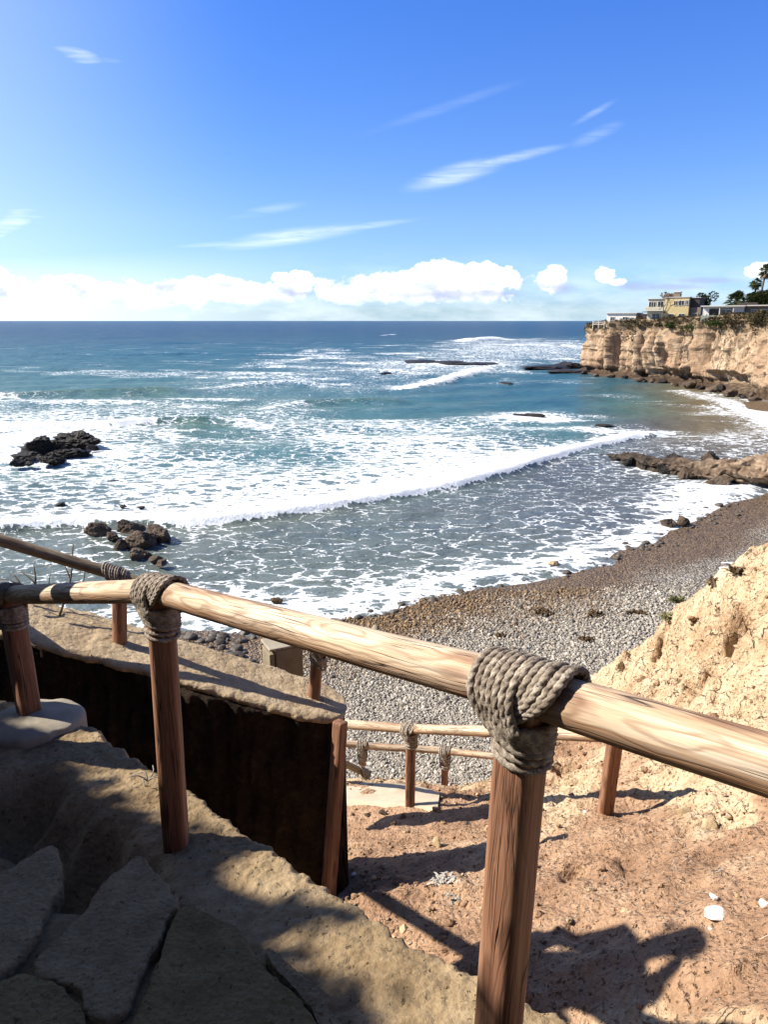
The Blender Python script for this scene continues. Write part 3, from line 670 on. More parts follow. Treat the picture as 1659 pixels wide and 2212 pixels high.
xs = np.r_[np.arange(-4.5, -1.2, .09), np.arange(-1.2, 5.6, .033), np.arange(5.6, 12, .12)]; ys = np.r_[np.arange(.0, 2.0, .09), np.arange(2.0, 9.4, .033), np.arange(9.4, 16, .10)]
gx, gy = np.meshgrid(xs, ys); gz = dirt_z(gx, gy)
_, gs = slope_of(gx, gy)
def dirt_mat():
    g = G('dry_dirt'); p = g.geo(); st = g.rng(g.attr('steep'), .35, 1.0, 0, 1, True)
    a = g.noise(p, 1.4, 5, .6); b = g.noise(p, 7, 5, .65, .3); c = g.noise(p, 38, 4, .7)
    f = g.M('ADD', g.M('MULTIPLY', a, .45), g.M('ADD', g.M('MULTIPLY', b, .35), g.M('MULTIPLY', c, .28)))
    flat = g.ramp(f, [(.36, (.170, .095, .056)), (.54, (.32, .198, .122)), (.72, (.45, .31, .205))])
    steep = g.ramp(f, [(.36, (.185, .108, .060)), (.46, (.345, .225, .130)), (.56, (.475, .35, .222)), (.72, (.575, .47, .335))])
    col = g.mix(g.M('MULTIPLY', g.rng(g.M('ADD', st, g.M('MULTIPLY', g.M('SUBTRACT', a, .5), 1.2)), .2, .7, 0, 1, True), 1.0), flat, steep)
    e = g.vor(g.VM('ADD', p, g.VM('SCALE', g.noise(p, 20, 2, col=True), .03)), 26)
    pit = g.rng(g.noise(p, 32, 3, .6), .60, .68); col = g.mix(g.M('MULTIPLY', pit, .5), col, (.05, .026, .014))
    gr = g.vor(p, 17); gv = g.rng(gr, .16, .10); col = g.mix(g.M('MULTIPLY', gv, .75), col, (.42, .33, .23))
    crk = g.rng(g.vor(g.VM('ADD', p, g.VM('SCALE', g.noise(p, 6, 3, col=True), .25)), 2.6, 'DISTANCE_TO_EDGE'), .02, .0); crk = g.M('MULTIPLY', crk, g.M('MULTIPLY', st, g.rng(b, .45, .6)))
    col = g.mix(g.M('MULTIPLY', crk, .8), col, (.06, .03, .015))
    h = g.M('ADD', g.M('ADD', g.M('MULTIPLY', b, .8), g.M('MULTIPLY', c, .45)), g.M('SUBTRACT', g.M('MULTIPLY', g.M('SUBTRACT', .6, e), .35), g.M('ADD', g.M('MULTIPLY', pit, .4), g.M('MULTIPLY', crk, .8))))
    h = g.M('ADD', h, g.M('MULTIPLY', gv, .3))
    return g.done(g.pbr(col, .95, g.bump(h, .05, 1.0), .1))
M_DIRT = dirt_mat()
dirt = struct(mk('dirt_slope', v3(gx, gy, gz).reshape(-1, 3), grid_faces(*gx.shape), M_DIRT, attrs={'steep': gs.ravel()}))

# pale concrete path of the lower flight and its raised sand kerb
def strip(name, near, far, mat, lift, n=80, m=14, nz=.01):
    A = resample(np.array(near), n); B = resample(np.array(far), n); t = np.linspace(0, 1, m)[:, None, None]
    P = A[None] * (1 - t) + B[None] * t; P = P.reshape(-1, 3); P[:, 2] += nz * fbm(P * 6, 81, 3) + lift
    q = P.reshape(m, n, 3); low = q[:1] - [0, .05, .35]; hi = q[-1:] - [0, -.05, .35]
    V = np.concatenate([low, q, hi]).reshape(-1, 3)
    return mk(name, V, grid_faces(m + 2, n), mat)
path = struct(strip('path', [at(560, 1735, 8.6), at(740, 1738, 8.35), at(880, 1748, 7.95), at(915, 1752, 7.85), at(945, 1755, 7.75)],
                    [at(560, 1690, 9.3), at(740, 1698, 9.05), at(860, 1700, 8.7), at(915, 1708, 8.55), at(950, 1722, 8.3)], M_PATH, .05))
kerb = strip('sand_kerb', [at(640, 1702, 9.3), at(760, 1704, 9.35), at(860, 1707, 9.4), at(960, 1717, 9.3), at(1060, 1740, 9.0), at(1160, 1762, 8.6)],
             [at(640, 1683, 9.9), at(760, 1686, 9.9), at(860, 1689, 10), at(960, 1700, 9.9), at(1060, 1724, 9.6), at(1160, 1745, 9.1)], M_WALLTOP, .03, nz=.05)
tag(kerb, 'low sandy kerb along the far side of the pale path, above the pebbles', 'kerb')

# ---------------------------------------------------------------- stone edge in the foreground
E = []
for (x, y, z) in ((-700, 1470, -2.2), (-250, 1480, -2.12), (0, 1508, -2.08), (90, 1522, -2.07), (165, 1545, -2.06), (245, 1598, -2.06), (330, 1655, -2.06), (411, 1708, -2.06), (478, 1754, -2.05), (570, 1817, -2.03), (640, 1868, -2.01), (726, 1927, -2.0), (810, 1982, -1.975), (901, 2034, -1.95), (965, 2064, -1.925), (1025, 2086, -1.9), (1112, 2132, -1.88), (1182, 2170, -1.87), (1300, 2232, -1.85), (1500, 2360, -1.82), (1900, 2700, -1.8)):
    E.append(onz(x, y, z + CH))
E = resample(np.array(E), 700)
pl = np.linalg.lstsq(np.c_[np.ones(len(E)), E[:, :2]], E[:, 2], rcond=None)[0]
def plane(X, Y): return pl[0] + pl[1] * X + pl[2] * Y
EXY = E[:, :2]
T_ = np.gradient(E, axis=0); T_[:, 2] = 0; T_ /= np.linalg.norm(T_, axis=1, keepdims=True)
k = np.ones(41) / 41; T_ = np.stack([np.convolve(np.pad(T_[:, i], 20, 'edge'), k, 'valid') for i in range(3)], 1); T_ /= np.linalg.norm(T_, axis=1, keepdims=True)
NI = np.stack([T_[:, 1], -T_[:, 0], np.zeros(len(E))], 1)                    # towards the walker
jag = (.030 * fbm(E * 5, 91, 3) + .022 * ridged(E * 14, 95, 3) + .012 * fbm(E * 40, 99, 2))[:, None]
E2 = E + NI * jag
offs = [(-.16, -2.6), (-.12, -1.2), (-.08, -.5), (-.045, -.2), (-.012, -.07), (-.002, -.03), (.006, -.010), (.02, 0)] + [(o, 0) for o in np.r_[np.arange(.035, .56, .015)]] + [(.60, -.03), (.64, -.12), (.66, -.4)]
V = []
for o, dz in offs:
    P = E2 + NI * o; P[:, 2] += dz
    q = P * 1.0; amp_ = 1.0 if dz > -.02 else .6
    P[:, 2] += amp_ * (.022 * fbm(q * 4, 101, 4) + .012 * fbm(q * 17, 105, 3, .6) + .006 * ridged(q * 45, 107, 2))
    if dz < -.05: P += NI * (.05 * fbm(q * np.array([3, 3, 5]), 111, 4))[:, None]
    V.append(P)
V = np.concatenate(V)
HOLE = [onz(60, 1745, -1.95 + CH), onz(150, 1800, -1.95 + CH), onz(215, 1862, -1.95 + CH), onz(20, 1700, -2 + CH)]
def hole(X, Y):
    r = 0
    for h_ in HOLE: r = np.maximum(r, np.exp(-(((X - h_[0]) ** 2 + (Y - h_[1]) ** 2) / .17 ** 2) ** 1.5))
    return r
V[:, 2] -= .34 * hole(V[:, 0], V[:, 1])
edge = mk('stone_edge_wall', V, grid_faces(len(offs), len(E), flip=True), M_COPING)
tag(edge, 'rough cement topped retaining wall carrying the near railing posts', 'retaining wall')
def path_z(X, Y):
    P = v3(X, Y); return plane(X, Y) + .008 + .010 * fbm(P * 1.3, 121, 3) + .014 * fbm(P * 7, 125, 4, .6) - .40 * hole(X, Y)
gx2, gy2 = np.meshgrid(np.arange(-4, 3.2, .03), np.arange(-2.2, 4.4, .03))
inw = -(np.sign(0) * 0)
dE = dist_poly(EXY[::10], gx2, gy2); near_i = np.argmin((gx2[..., None] - EXY[::20, 0]) ** 2 + (gy2[..., None] - EXY[::20, 1]) ** 2, -1) * 20
sd = (gx2 - EXY[near_i, 0]) * NI[near_i, 0] + (gy2 - EXY[near_i, 1]) * NI[near_i, 1]
ok = sd > .40
pzv = path_z(gx2, gy2) - .06 * (1 - ss(.46, .74, sd))
Fq = grid_faces(*gx2.shape); Fq = Fq[ok.ravel()[Fq].all(1)]
use = np.unique(Fq); rm = np.full(gx2.size, -1); rm[use] = np.arange(len(use))
M_GND = m_rough('packed_earth', [(.07, .045, .024), (.13, .095, .056), (.20, .155, .095)], (2, 9, 50), .015, .95, fine=40)
upper = struct(mk('upper_path', v3(gx2, gy2, pzv).reshape(-1, 3)[use], rm[Fq], M_GND))
# flagstones
def flagstone(poly, seed, mat, label, lift=.035, thick=.07):
    lift = .028 + lift * .25
    P = []
    for x, y in poly:
        z = -1.9 + CH
        for _ in range(6):
            q = onz(x, y, z); z = float(plane(q[0], q[1])) + lift
        P.append(onz(x, y, z))
    P = catmull(np.array(P), 140, True); c = P.mean(0)
    P[:, :2] += (.022 * fbm(P * 8, seed, 3) + .016 * fbm(P * 26, seed + 3, 3))[:, None] * (P - c)[:, :2] / (np.linalg.norm((P - c)[:, :2], axis=1, keepdims=True) + 1e-6)
    rings = []
    for s_, dz in ((1.0, -thick), (1.0, -.02), (.985, -.006), (.965, 0)) + tuple((s_, 0) for s_ in np.linspace(.93, .03, 26)):
        q = c + (P - c) * s_; q[:, 2] = plane(q[:, 0], q[:, 1]) + lift + dz
        if dz > -.03: q[:, 2] += .016 * fbm(q * 3, seed + 5, 3) + .007 * fbm(q * 12, seed + 8, 3) + .003 * ridged(q * 40, seed + 9, 2)
        rings.append(q)
    n = len(P); V = np.concatenate(rings + [c[None] + [0, 0, .0]]); V[-1, 2] = rings[-1][:, 2].mean()
    T = np.stack([np.full(n, len(V) - 1), (len(rings) - 1) * n + np.arange(n), (len(rings) - 1) * n + (np.arange(n) + 1) % n], 1)
    o = mk('flagstone', V, [grid_faces(len(rings), n, True), T], mat); tag(o, label, 'flagstone', 'flagstones of the upper path'); return o
flagstone([(-120, 1960), (0, 1885), (60, 1850), (108, 1824), (128, 1850), (132, 1905), (105, 1965), (75, 2030), (20, 2085), (-120, 2160)], 201, M_SLAB, 'grey pointed flagstone on the left frame side, below the dark hollow')
flagstone([(108, 2028), (160, 1975), (235, 1900), (300, 1848), (340, 1890), (385, 1948), (352, 1990), (330, 2050), (300, 2115), (262, 2195), (190, 2190), (165, 2130), (72, 2092)], 211, M_SLAB, 'large pale grey flagstone with a chipped lower corner, in the middle of the group', .045)
flagstone([(398, 1958), (470, 1985), (540, 2030), (565, 2085), (640, 2150), (700, 2235), (720, 2320), (430, 2400), (230, 2330), (285, 2200), (335, 2085), (365, 2000)], 221, M_SLABW, 'broad olive brown flagstone at the bottom, right of the grey one', .04)
flagstone([(-100, 2190), (0, 2120), (70, 2105), (150, 2150), (185, 2205), (200, 2300), (100, 2420), (-150, 2400)], 231, M_SLABW, 'purplish brown flagstone in the bottom left corner', .03)
flagstone([(572, 2040), (620, 2072), (672, 2120), (725, 2195), (760, 2280), (740, 2330), (715, 2240), (650, 2145), (590, 2085)], 241, M_SLAB, 'narrow light flagstone sliver lying along the right edge of the olive one', .06)
# cement footing of the first post
fb_ = at(68, 1538, 3.98)
V = []; n = 60; a_ = np.linspace(0, 2 * math.pi, n, endpoint=False)
for r__, z__ in ((.275, -.16), (.274, -.065), (.268, -.040), (.250, -.030), (.18, -.018), (.10, -.008), (.06, 0), (.02, .005)):
    rr = r__ * (1 + .22 * fbm(v3(np.cos(a_) * 1.3, np.sin(a_) * 1.3, 0), 131, 3) + .03 * fbm(v3(np.cos(a_) * 5, np.sin(a_) * 5, r__ * 4), 135, 2))
    V.append(np.stack([fb_[0] + rr * np.cos(a_) * .92, fb_[1] + rr * np.sin(a_) * .80, fb_[2] + z__ + .008 * fbm(v3(np.cos(a_) * r__ * 9, np.sin(a_) * r__ * 9), 137, 2)], 1))
ft = mk('cement_footing', np.concatenate(V), grid_faces(8, n, True), M_FOOT)
tag(ft, 'smooth pale cement mound around the foot of the leftmost near post', 'footing')

# ---------------------------------------------------------------- dark wall across the passage
wa, wb = at(258, 1385, 5.6), at(678, 1505, 5.7)
dw_ = (wb - wa) / np.linalg.norm((wb - wa)[:2]); L0, L1 = -5.0, np.linalg.norm((wb - wa)[:2]) + .22
wn = np.array([dw_[1], -dw_[0], 0]); wn /= np.linalg.norm(wn)                    # towards the viewer
root = empty('passage_wall', wa + dw_ * L0)
tag(root, 'dark stone wall across the passage with a sandy cement top', 'wall')
sv = np.linspace(L0, L1, 420)
def wloft(sec, nz, sd0):
    rows_ = []
    for (o, z) in sec:
        endk = np.clip((sv - (L1 - .32)) / .32, 0, 1); rnd = 1 - .45 * endk ** 2.2
        P = wa[None] + dw_[None] * sv[:, None] + wn[None] * (o * rnd)[:, None] + np.array([0, 0, z])
        P = P + wn[None] * (nz[0] * fbm(P * np.array([1.6, 1.6, 2.2]), sd0, 4) * (1 if abs(o) > .2 else .2) + nz[1] * ridged(P * 7, sd0 + 4, 3))[:, None]
        P[:, 2] += nz[2] * fbm(P * 3.2, sd0 + 7, 4, .6) + nz[2] * .45 * fbm(P * 14, sd0 + 9, 3) + nz[2] * .5 * ridged(P * 6, sd0 + 12, 4)
        rows_.append(P)
    n_, m_ = len(sec), len(sv); V = np.concatenate(rows_); Q = grid_faces(n_, m_)
    c0 = V.reshape(n_, m_, 3)[:, -1].mean(0) + dw_ * .03; V = np.concatenate([V, c0[None]])
    i = np.arange(n_ - 1); T = np.stack([i * m_ + m_ - 1, np.full(n_ - 1, len(V) - 1), (i + 1) * m_ + m_ - 1], 1)
    return V, Q, T
sec = [(.40, -3.4)] + [(.325 + .02 * math.sin(z * 9), z) for z in np.arange(-3.2, -.10, .09)] + [(.325, -.055), (.30, -.042), (-.30, -.042)] + [(-.34, z) for z in np.arange(-.2, -3.4, -.4)]
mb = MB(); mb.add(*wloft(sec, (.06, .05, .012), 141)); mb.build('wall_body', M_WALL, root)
sec = [(.275, -.05), (.312, -.045), (.314, -.025), (.310, -.010)] + [(o, 0.0) for o in np.linspace(.27, -.27, 26)] + [(-.31, -.01), (-.33, -.03), (-.325, -.045), (-.275, -.05)]
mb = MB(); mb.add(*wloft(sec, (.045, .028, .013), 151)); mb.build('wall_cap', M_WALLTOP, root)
# concrete pillar behind the wall
pc = at(610, 1460, 7.35); rz_ = R(26)
pr = empty('concrete_pillar', pc + [0, 0, -.5]); tag(pr, 'square weathered concrete pillar with a ribbed edge behind the dark wall', 'pillar')
def pbox(name, x0, y0, z0, x1, y1, z1, mat):
    m = MB().box(x0, y0, z0, x1, y1, z1); o = m.build(name, mat, pr, (rotz(rz_), pc), smooth=False)
    b_ = o.modifiers.new('bevel', 'BEVEL'); b_.width = .012; b_.segments = 2; return o
pbox('shaft', -.10, -.135, -.8, .17, .14, .335, M_PILLAR); pbox('ribbed_edge', -.158, -.12, -.8, -.103, .12, .30, M_PILLAR); pbox('cap', -.165, -.142, .338, .178, .148, .362, M_FOOT)

# ---------------------------------------------------------------- log railings bound with rope
def quat(a, b): return Vector(b - a).to_track_quat('Z', 'Y')
def log(name, a, b, r0, r1, mat, parent, seed, flat=0.0, bow=.006, n=36):
    a, b = np.asarray(a, float), np.asarray(b, float); L = np.linalg.norm(b - a); m = max(24, int(L / .02)); s_ = np.linspace(0, L, m)
    th_ = np.linspace(0, 2 * math.pi, n, endpoint=False); ct, st_ = np.cos(th_), np.sin(th_)
    sup = (np.abs(ct) ** (2 + 4 * flat) + np.abs(st_) ** (2 + 4 * flat)) ** (-1 / (2 + 4 * flat))
    rr = np.linspace(r0, r1, m)[:, None] * sup[None]
    zz = np.repeat(s_[:, None], n, 1)
    P = v3(ct[None] * .09 + 0 * zz, st_[None] * .09 + 0 * zz, zz)
    rr = rr * (1 + .045 * fbm(P * np.array([9, 9, 2.2]) + seed, seed, 3) + .016 * fbm(P * np.array([50, 50, 5]) + seed, seed + 5, 3))
    cx_ = bow * vn(np.stack([s_ * .9 + seed, s_ * 0, s_ * 0], 1), 3); cy_ = bow * vn(np.stack([s_ * .8, s_ * 0 + seed, s_ * 0], 1), 4)
    V = np.stack([rr * ct[None] + cx_[:, None], rr * st_[None] + cy_[:, None], zz], -1)
    e0 = V[:1].copy(); e0[..., :2] *= .9; e0[..., 2] -= .006; e1 = V[-1:].copy(); e1[..., :2] *= .9; e1[..., 2] += .006
    V = np.concatenate([e0, V, e1]); k_ = len(V); V = V.reshape(-1, 3); Q = grid_faces(k_, n, True)
    V = np.concatenate([V, [[0, 0, -.006], [0, 0, L + .006]]]); j = np.arange(n)
    T = np.concatenate([np.stack([np.full(n, len(V) - 2), (j + 1) % n, j], 1), np.stack([np.full(n, len(V) - 1), (k_ - 1) * n + j, (k_ - 1) * n + (j + 1) % n], 1)])
    return mk(name, V, [Q, T], mat, parent, loc=a, rot=quat(a, b))
def rope_loop(P, r, res, na, rng):
    P = catmull(P, 200, True); L = np.linalg.norm(np.diff(np.r_[P, P[:1]], axis=0), axis=1).sum(); m = int(L / res)
    P = resample(np.r_[P, P[:1]], m + 1)[:-1]; P = P + .0012 * rng.normal(size=3)
    T, U, W = frames(P, True); th_ = np.linspace(0, 2 * math.pi, na, endpoint=False); s_ = np.arange(m) / m
    turns = round(L / (r * 7.2) * 3) / 3; ph = 2 * math.pi * turns * s_ + rng.uniform(0, 6)
    # the frame does not close by itself: spread the mismatch along the loop
    u0 = U[0] - T[-1] * (U[0] @ T[-1]); mis = math.atan2(np.dot(W[-1], u0), np.dot(U[-1], u0)); ang = th_[None] + (mis * s_)[:, None]
    rad = r * (.74 + .34 * np.abs(np.cos(1.5 * (th_[None] - ph[:, None])))) * (1 + .05 * rng.normal(size=(m, 1)).repeat(na, 1) * .6)
    V = P[:, None] + rad[..., None] * (U[:, None] * np.cos(ang)[..., None] + W[:, None] * np.sin(ang)[..., None])
    V = V.reshape(-1, 3); i = np.arange(m)[:, None]; j = np.arange(na)[None]
    Q = np.stack([i * na + j, i * na + (j + 1) % na, ((i + 1) % m) * na + (j + 1) % na, ((i + 1) % m) * na + j], -1).reshape(-1, 4)
    return V, Q
def lashing(c, udir, vdir, rr, rp, parent, seed, rope=.0088, nA=7, nB=6, fine=True, low=.11):
    rng = np.random.default_rng(seed); v = np.asarray(vdir, float); v = v / np.linalg.norm(v); u_ = np.asarray(udir, float); u_ = u_ / np.linalg.norm(u_)
    w_ = np.cross(u_, v); w_ /= np.linalg.norm(w_); R0 = rr + rope * .85; Rp = rp + rope * .85
    mb = MB(); res, na = (.0026, 15) if fine else (.008, 8)
    def put(pts): 
        P = np.array([c + u_ * p[0] + v * p[1] + w_ * p[2] for p in pts]); mb.add(*rope_loop(P, rope, res, na, rng))
    for i in range(nB):
        a = .012 + i * rope * 2.02; b = .012 + low * .62 * (i / max(nB - 1, 1))
        put([(a, R0, 0), (a, .72 * R0, .72 * R0), (a * .86 - .006, .05 * R0, R0 * 1.02), (a * .5 - .022, -.65 * R0, R0 * .98), (-.026, -R0 - .2 * b, Rp * 1.0), (-Rp * .72, -R0 - .62 * b, Rp * .72), (-Rp, -R0 - b * .8, 0), (-Rp * .5, -R0 - b, -Rp * .88), (Rp * .4, -R0 - b * .6, -Rp * .95), (a * .85, -.8 * R0, -R0 * .9), (a, 0, -R0), (a, .72 * R0, -.72 * R0)])
    h_ = rope * 1.7
    for i in range(nA):
        a = -.006 + i * rope * 2.0; b = .010 + low * (i / max(nA - 1, 1)); o = h_ if a < .05 else h_ * .6
        put([(-a, R0 + .3 * o, 0), (-a, .72 * R0, .72 * R0 + .4 * o), (-a * .96 + .006, 0, R0 * 1.03 + o), (-a * .78 + .020, -.8 * R0, R0 * 1.0 + o), (-a * .42 + .034, -R0 - .45 * b, Rp * .97 + o), (Rp * .62, -R0 - .78 * b, Rp * .78 + o * .6), (Rp + o * .5, -R0 - .92 * b, 0), (Rp * .4, -R0 - b * .95, -Rp), (-Rp * .6, -R0 - b * .8, -Rp * .9), (-a * .9, -.8 * R0, -R0 * .95), (-a, 0, -R0 - .3 * o), (-a, .72 * R0, -.72 * R0)])
    for i in range(2):
        z = -R0 - low - rope * (.4 + 1.95 * i); tl_ = .020
        put([(Rp * math.cos(t), z + tl_ * -math.cos(t) - .004 * i, Rp * math.sin(t)) for t in np.linspace(0, 2 * math.pi, 12, endpoint=False)])
    if fine:        # stray fibres
        A = np.concatenate(mb.V); ii = rng.integers(0, len(A), 170)
        for v_ in A[ii]:
            out_ = v_ - c - u_ * np.dot(v_ - c, u_) * .7; out_ = out_ / (np.linalg.norm(out_) + 1e-6); d_ = out_ * .5 + rng.normal(0, .7, 3); d_ /= np.linalg.norm(d_); L_ = rng.uniform(.006, .018)
            mb.tube(np.array([v_, v_ + d_ * L_ * .5 + out_ * .001, v_ + d_ * L_ + rng.normal(0, .003, 3)]), np.array([.0006, .0005, .0003]), 3, False)
    return mb.build('rope_lashing', M_ROPE, parent)
# near railing
jL, jR, jE = at(345, 1278, 2.86), at(1140, 1488, 1.62), at(1760, 1676, 1.235)
jP = at(18, 1287, 3.90); bP = at(64, 1545, 4.0); bL = at(383, 1850, 3.07)
bR = at(1074, 2240, 1.88)
r1 = empty('log_railing', bL); tag(r1, 'near log railing with thick rope lashings running across the foreground', 'railing', 'log railings of the stairway')
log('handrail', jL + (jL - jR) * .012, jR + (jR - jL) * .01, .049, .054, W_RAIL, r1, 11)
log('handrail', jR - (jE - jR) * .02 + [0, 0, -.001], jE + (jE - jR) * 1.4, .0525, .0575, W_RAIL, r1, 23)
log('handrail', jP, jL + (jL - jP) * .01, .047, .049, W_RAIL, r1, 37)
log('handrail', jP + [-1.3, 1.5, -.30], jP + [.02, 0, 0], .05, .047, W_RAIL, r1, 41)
def post(j, b, r, parent, seed, flat=.35, mat=None):
    d = (j - b); L = np.linalg.norm(d); d /= L
    return log('post', b - d * .12, j - d * .02, r * 1.0, r, mat or W_POST, parent, seed, flat, .003)
post(jR, bR, .049, r1, 51, .55); post(jL, bL, .050, r1, 57, .5); post(jP, bP, .056, r1, 63, .4)
lashing(jR, jE - jL, jR - bR, .055, .0525, r1, 1, .0092, 7, 6, True, .068)
lashing(jL, jR - jP, jL - bL, .051, .051, r1, 2, .0088, 7, 6, True, .078)
lashing(jP, jL - jP, jP - bP, .050, .057, r1, 3, .0088, 6, 5, True, .075)
# railing on the wall
r2 = empty('log_railing', wa); tag(r2, 'log railing standing on the sandy top of the dark wall, nearest the surf', 'railing', 'log railings of the stairway')
j1, j2 = at(256, 1243, 5.46), at(686, 1400, 5.6); j0 = at(-420, 1040, 5.0)
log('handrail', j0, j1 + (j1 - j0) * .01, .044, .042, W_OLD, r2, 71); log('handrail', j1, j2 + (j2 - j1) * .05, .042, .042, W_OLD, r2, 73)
post(j1, wa, .047, r2, 75, .2); post(j2, wb, .045, r2, 77, .2)
lashing(j1, j2 - j1, [0, 0, 1], .044, .048, r2, 4, .009, 7, 4, False, .06); lashing(j2, j2 - j1, [0, 0, 1], .044, .048, r2, 5, .009, 5, 4, False, .05)
# railing of the lower flight
k0, k1, k2 = at(470, 1546, 9.4), at(888, 1574, 7.75), at(1330, 1590, 5.75); c1, c2 = at(886, 1752, 7.97), at(1307, 1760, 6.02)
r3 = empty('log_railing', c1); tag(r3, 'sunlit log railing beside the pale path of the lower flight', 'railing', 'log railings of the stairway')
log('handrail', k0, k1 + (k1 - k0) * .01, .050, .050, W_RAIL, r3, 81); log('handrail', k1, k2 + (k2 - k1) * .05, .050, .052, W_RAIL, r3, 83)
post(k1, c1, .050, r3, 85, .2); post(k2, c2, .054, r3, 87, .6)
lashing(k1, k2 - k0, [0, 0, 1], .052, .052, r3, 6, .012, 5, 4, False, .10)
# lowest railings, close to the pebbles
m0, m1, m2, m3 = at(560, 1592, 10.9), at(782, 1610, 10.9), at(962, 1622, 10.8), at(1180, 1646, 10.2)
r4 = empty('log_railing', at(962, 1708, 10.9)); tag(r4, 'thin pinkish log railing in front of the pebbles, lower on the slope', 'railing', 'log railings of the stairway')
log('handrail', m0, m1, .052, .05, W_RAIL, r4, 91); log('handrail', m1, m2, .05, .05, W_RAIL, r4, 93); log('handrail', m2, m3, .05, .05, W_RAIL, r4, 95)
post(m1, at(781, 1694, 11.0), .05, r4, 97, .1); post(m2, at(960, 1709, 10.95), .05, r4, 99, .1)
lashing(m1, m2 - m0, [0, 0, 1], .052, .052, r4, 8, .012, 4, 3, False, .12); lashing(m2, m3 - m1, [0, 0, 1], .052, .052, r4, 9, .013, 4, 3, False, .16)
n0, n1 = at(640, 1600, 9.0), at(786, 1668, 9.9); r5 = empty('log_railing', at(786, 1702, 10))
tag(r5, 'short sloping log railing end with a low rope bound post behind the wall end', 'railing', 'log railings of the stairway')
log('handrail', n0, n1 + (n1 - n0) * .02, .045, .045, W_OLD, r5, 101); post(n1, at(786, 1704, 10.0), .055, r5, 103, .1, W_OLD)
lashing(n1, n1 - n0, [0, 0, 1], .048, .058, r5, 10, .013, 5, 4, False, .05)
# squared timber at the end of the dark wall
t0_, t1_ = at(706, 1960, 5.62), at(734, 1560, 5.42)
tm = log('timber_post', t0_, t1_, .046, .043, W_POST, None, 107, 1.0, .008); tag(tm, 'upright reddish timber against the end of the dark wall', 'post')
# ---------------------------------------------------------------- rocks
def rock(px, py, wpx, hw, label, mat, seed, dw=.9, z=0.0, cat='rock', group=None, name='rock', sub=4, cuts=13, rough=.13, sink=.3, rz=0.0):
    """rock whose foot shows at (px, py), wpx wide; hw = height / width"""
    p = onz(px, py, z); w_ = wpx / F * (p[1] * CP - (p[2] - CH) * SP) / 2; h = 2 * w_ * hw
    w_ *= 1.12; V, T = rock_verts(seed, (w_, w_ * dw, h / (2 - 2 * sink) if sink < .5 else h), sub, cuts + 5, rough, (.38, .85))
    V = V @ rotz(rz).T; V = V + [p[0], p[1] + w_ * dw * .6, p[2] - V[:, 2].min() * (1 - 2 * sink) * 0 + h * (.5 - sink)]
    o = mk(name, V, T, mat); tag(o, label, cat, group); return o
GB, GK = 'brown rocks in the surf below the railing', 'black rocks in the white surf on the left'
for i, (x, y, w_, h, l) in enumerate([
    (206, 1160, 52, .62, 'rounded brown boulder at the left end of the brown surf rocks'), (277, 1152, 52, .66, 'tall cracked brown boulder standing at the middle back of the brown group'),
    (343, 1172, 54, .95, 'tall dark upright boulder at the right end of the brown group'), (238, 1168, 36, .5, 'small brown block wedged between the left and middle boulders'),
    (257, 1186, 40, .6, 'brown boulder with a cleft, low in front of the left one'), (303, 1182, 66, .62, 'broad cracked brown boulder in the centre front of the group'),
    (293, 1203, 46, .5, 'low brown boulder nearest the railing at the front of the group'), (334, 1213, 24, .6, 'small brown stone standing apart in front of the group'),
    (348, 1224, 28, .5, 'smallest flat brown stone, nearest the rope knot'), (209, 1124, 40, .25, 'flat black rock awash at the back left of the brown group'), (246, 1128, 22, .3, 'little dark rock awash behind the brown group')]):
    rock(x, y, w_ * 1.2, h * .78, l, M_ROCKB if i < 9 else M_ROCKK, 300 + i, group=GB, rz=i * 1.3, sub=4, cuts=9, rough=.26, z=.10)
for i, (x, y, w_, h, l) in enumerate([
    (166, 962, 80, .34, 'long black rock at the top right of the left surf group'), (72, 982, 78, .38, 'large jagged black rock at the left of the surf group'),
    (112, 974, 44, .42, 'black rock between the large left and top right ones'), (148, 986, 62, .34, 'broad black rock in the middle front of the left surf group'),
    (106, 999, 42, .36, 'low black rock at the front of the left surf group'), (50, 993, 52, .3, 'flat black rock in front of the large left one'),
    (32, 1005, 28, .4, 'small black rock at the left front corner of the surf group'), (198, 971, 28, .3, 'small black rock sticking out on the right of the surf group'), (58, 1004, 18, .35, 'tiny black rock beside the left front corner one'), (186, 978, 16, .25, 'tiny black rock awash right of the surf group')]):
    rock(x, y, w_ * 1.16, h * .9, l, M_ROCKK, 330 + i, group=GK, rz=i * .25, dw=.85, rough=.46, cuts=4, z=.30, sub=5)
for i, (x, y, w_, h, l) in enumerate([(264, 1097, 22, .35, 'dark rock tip in foam above the right part of the brown group'), (302, 1099, 20, .3, 'dark rock tip in foam right above the tall dark boulder'), (126, 1092, 24, .3, 'dark rock tip in foam left of the brown group'), (243, 1042, 26, .22, 'dark rock tip in foam midway between the two rock groups')]):
    rock(x, y, w_, h, l, M_ROCKK, 350 + i, group='rock tips showing through the foam', rough=.2)
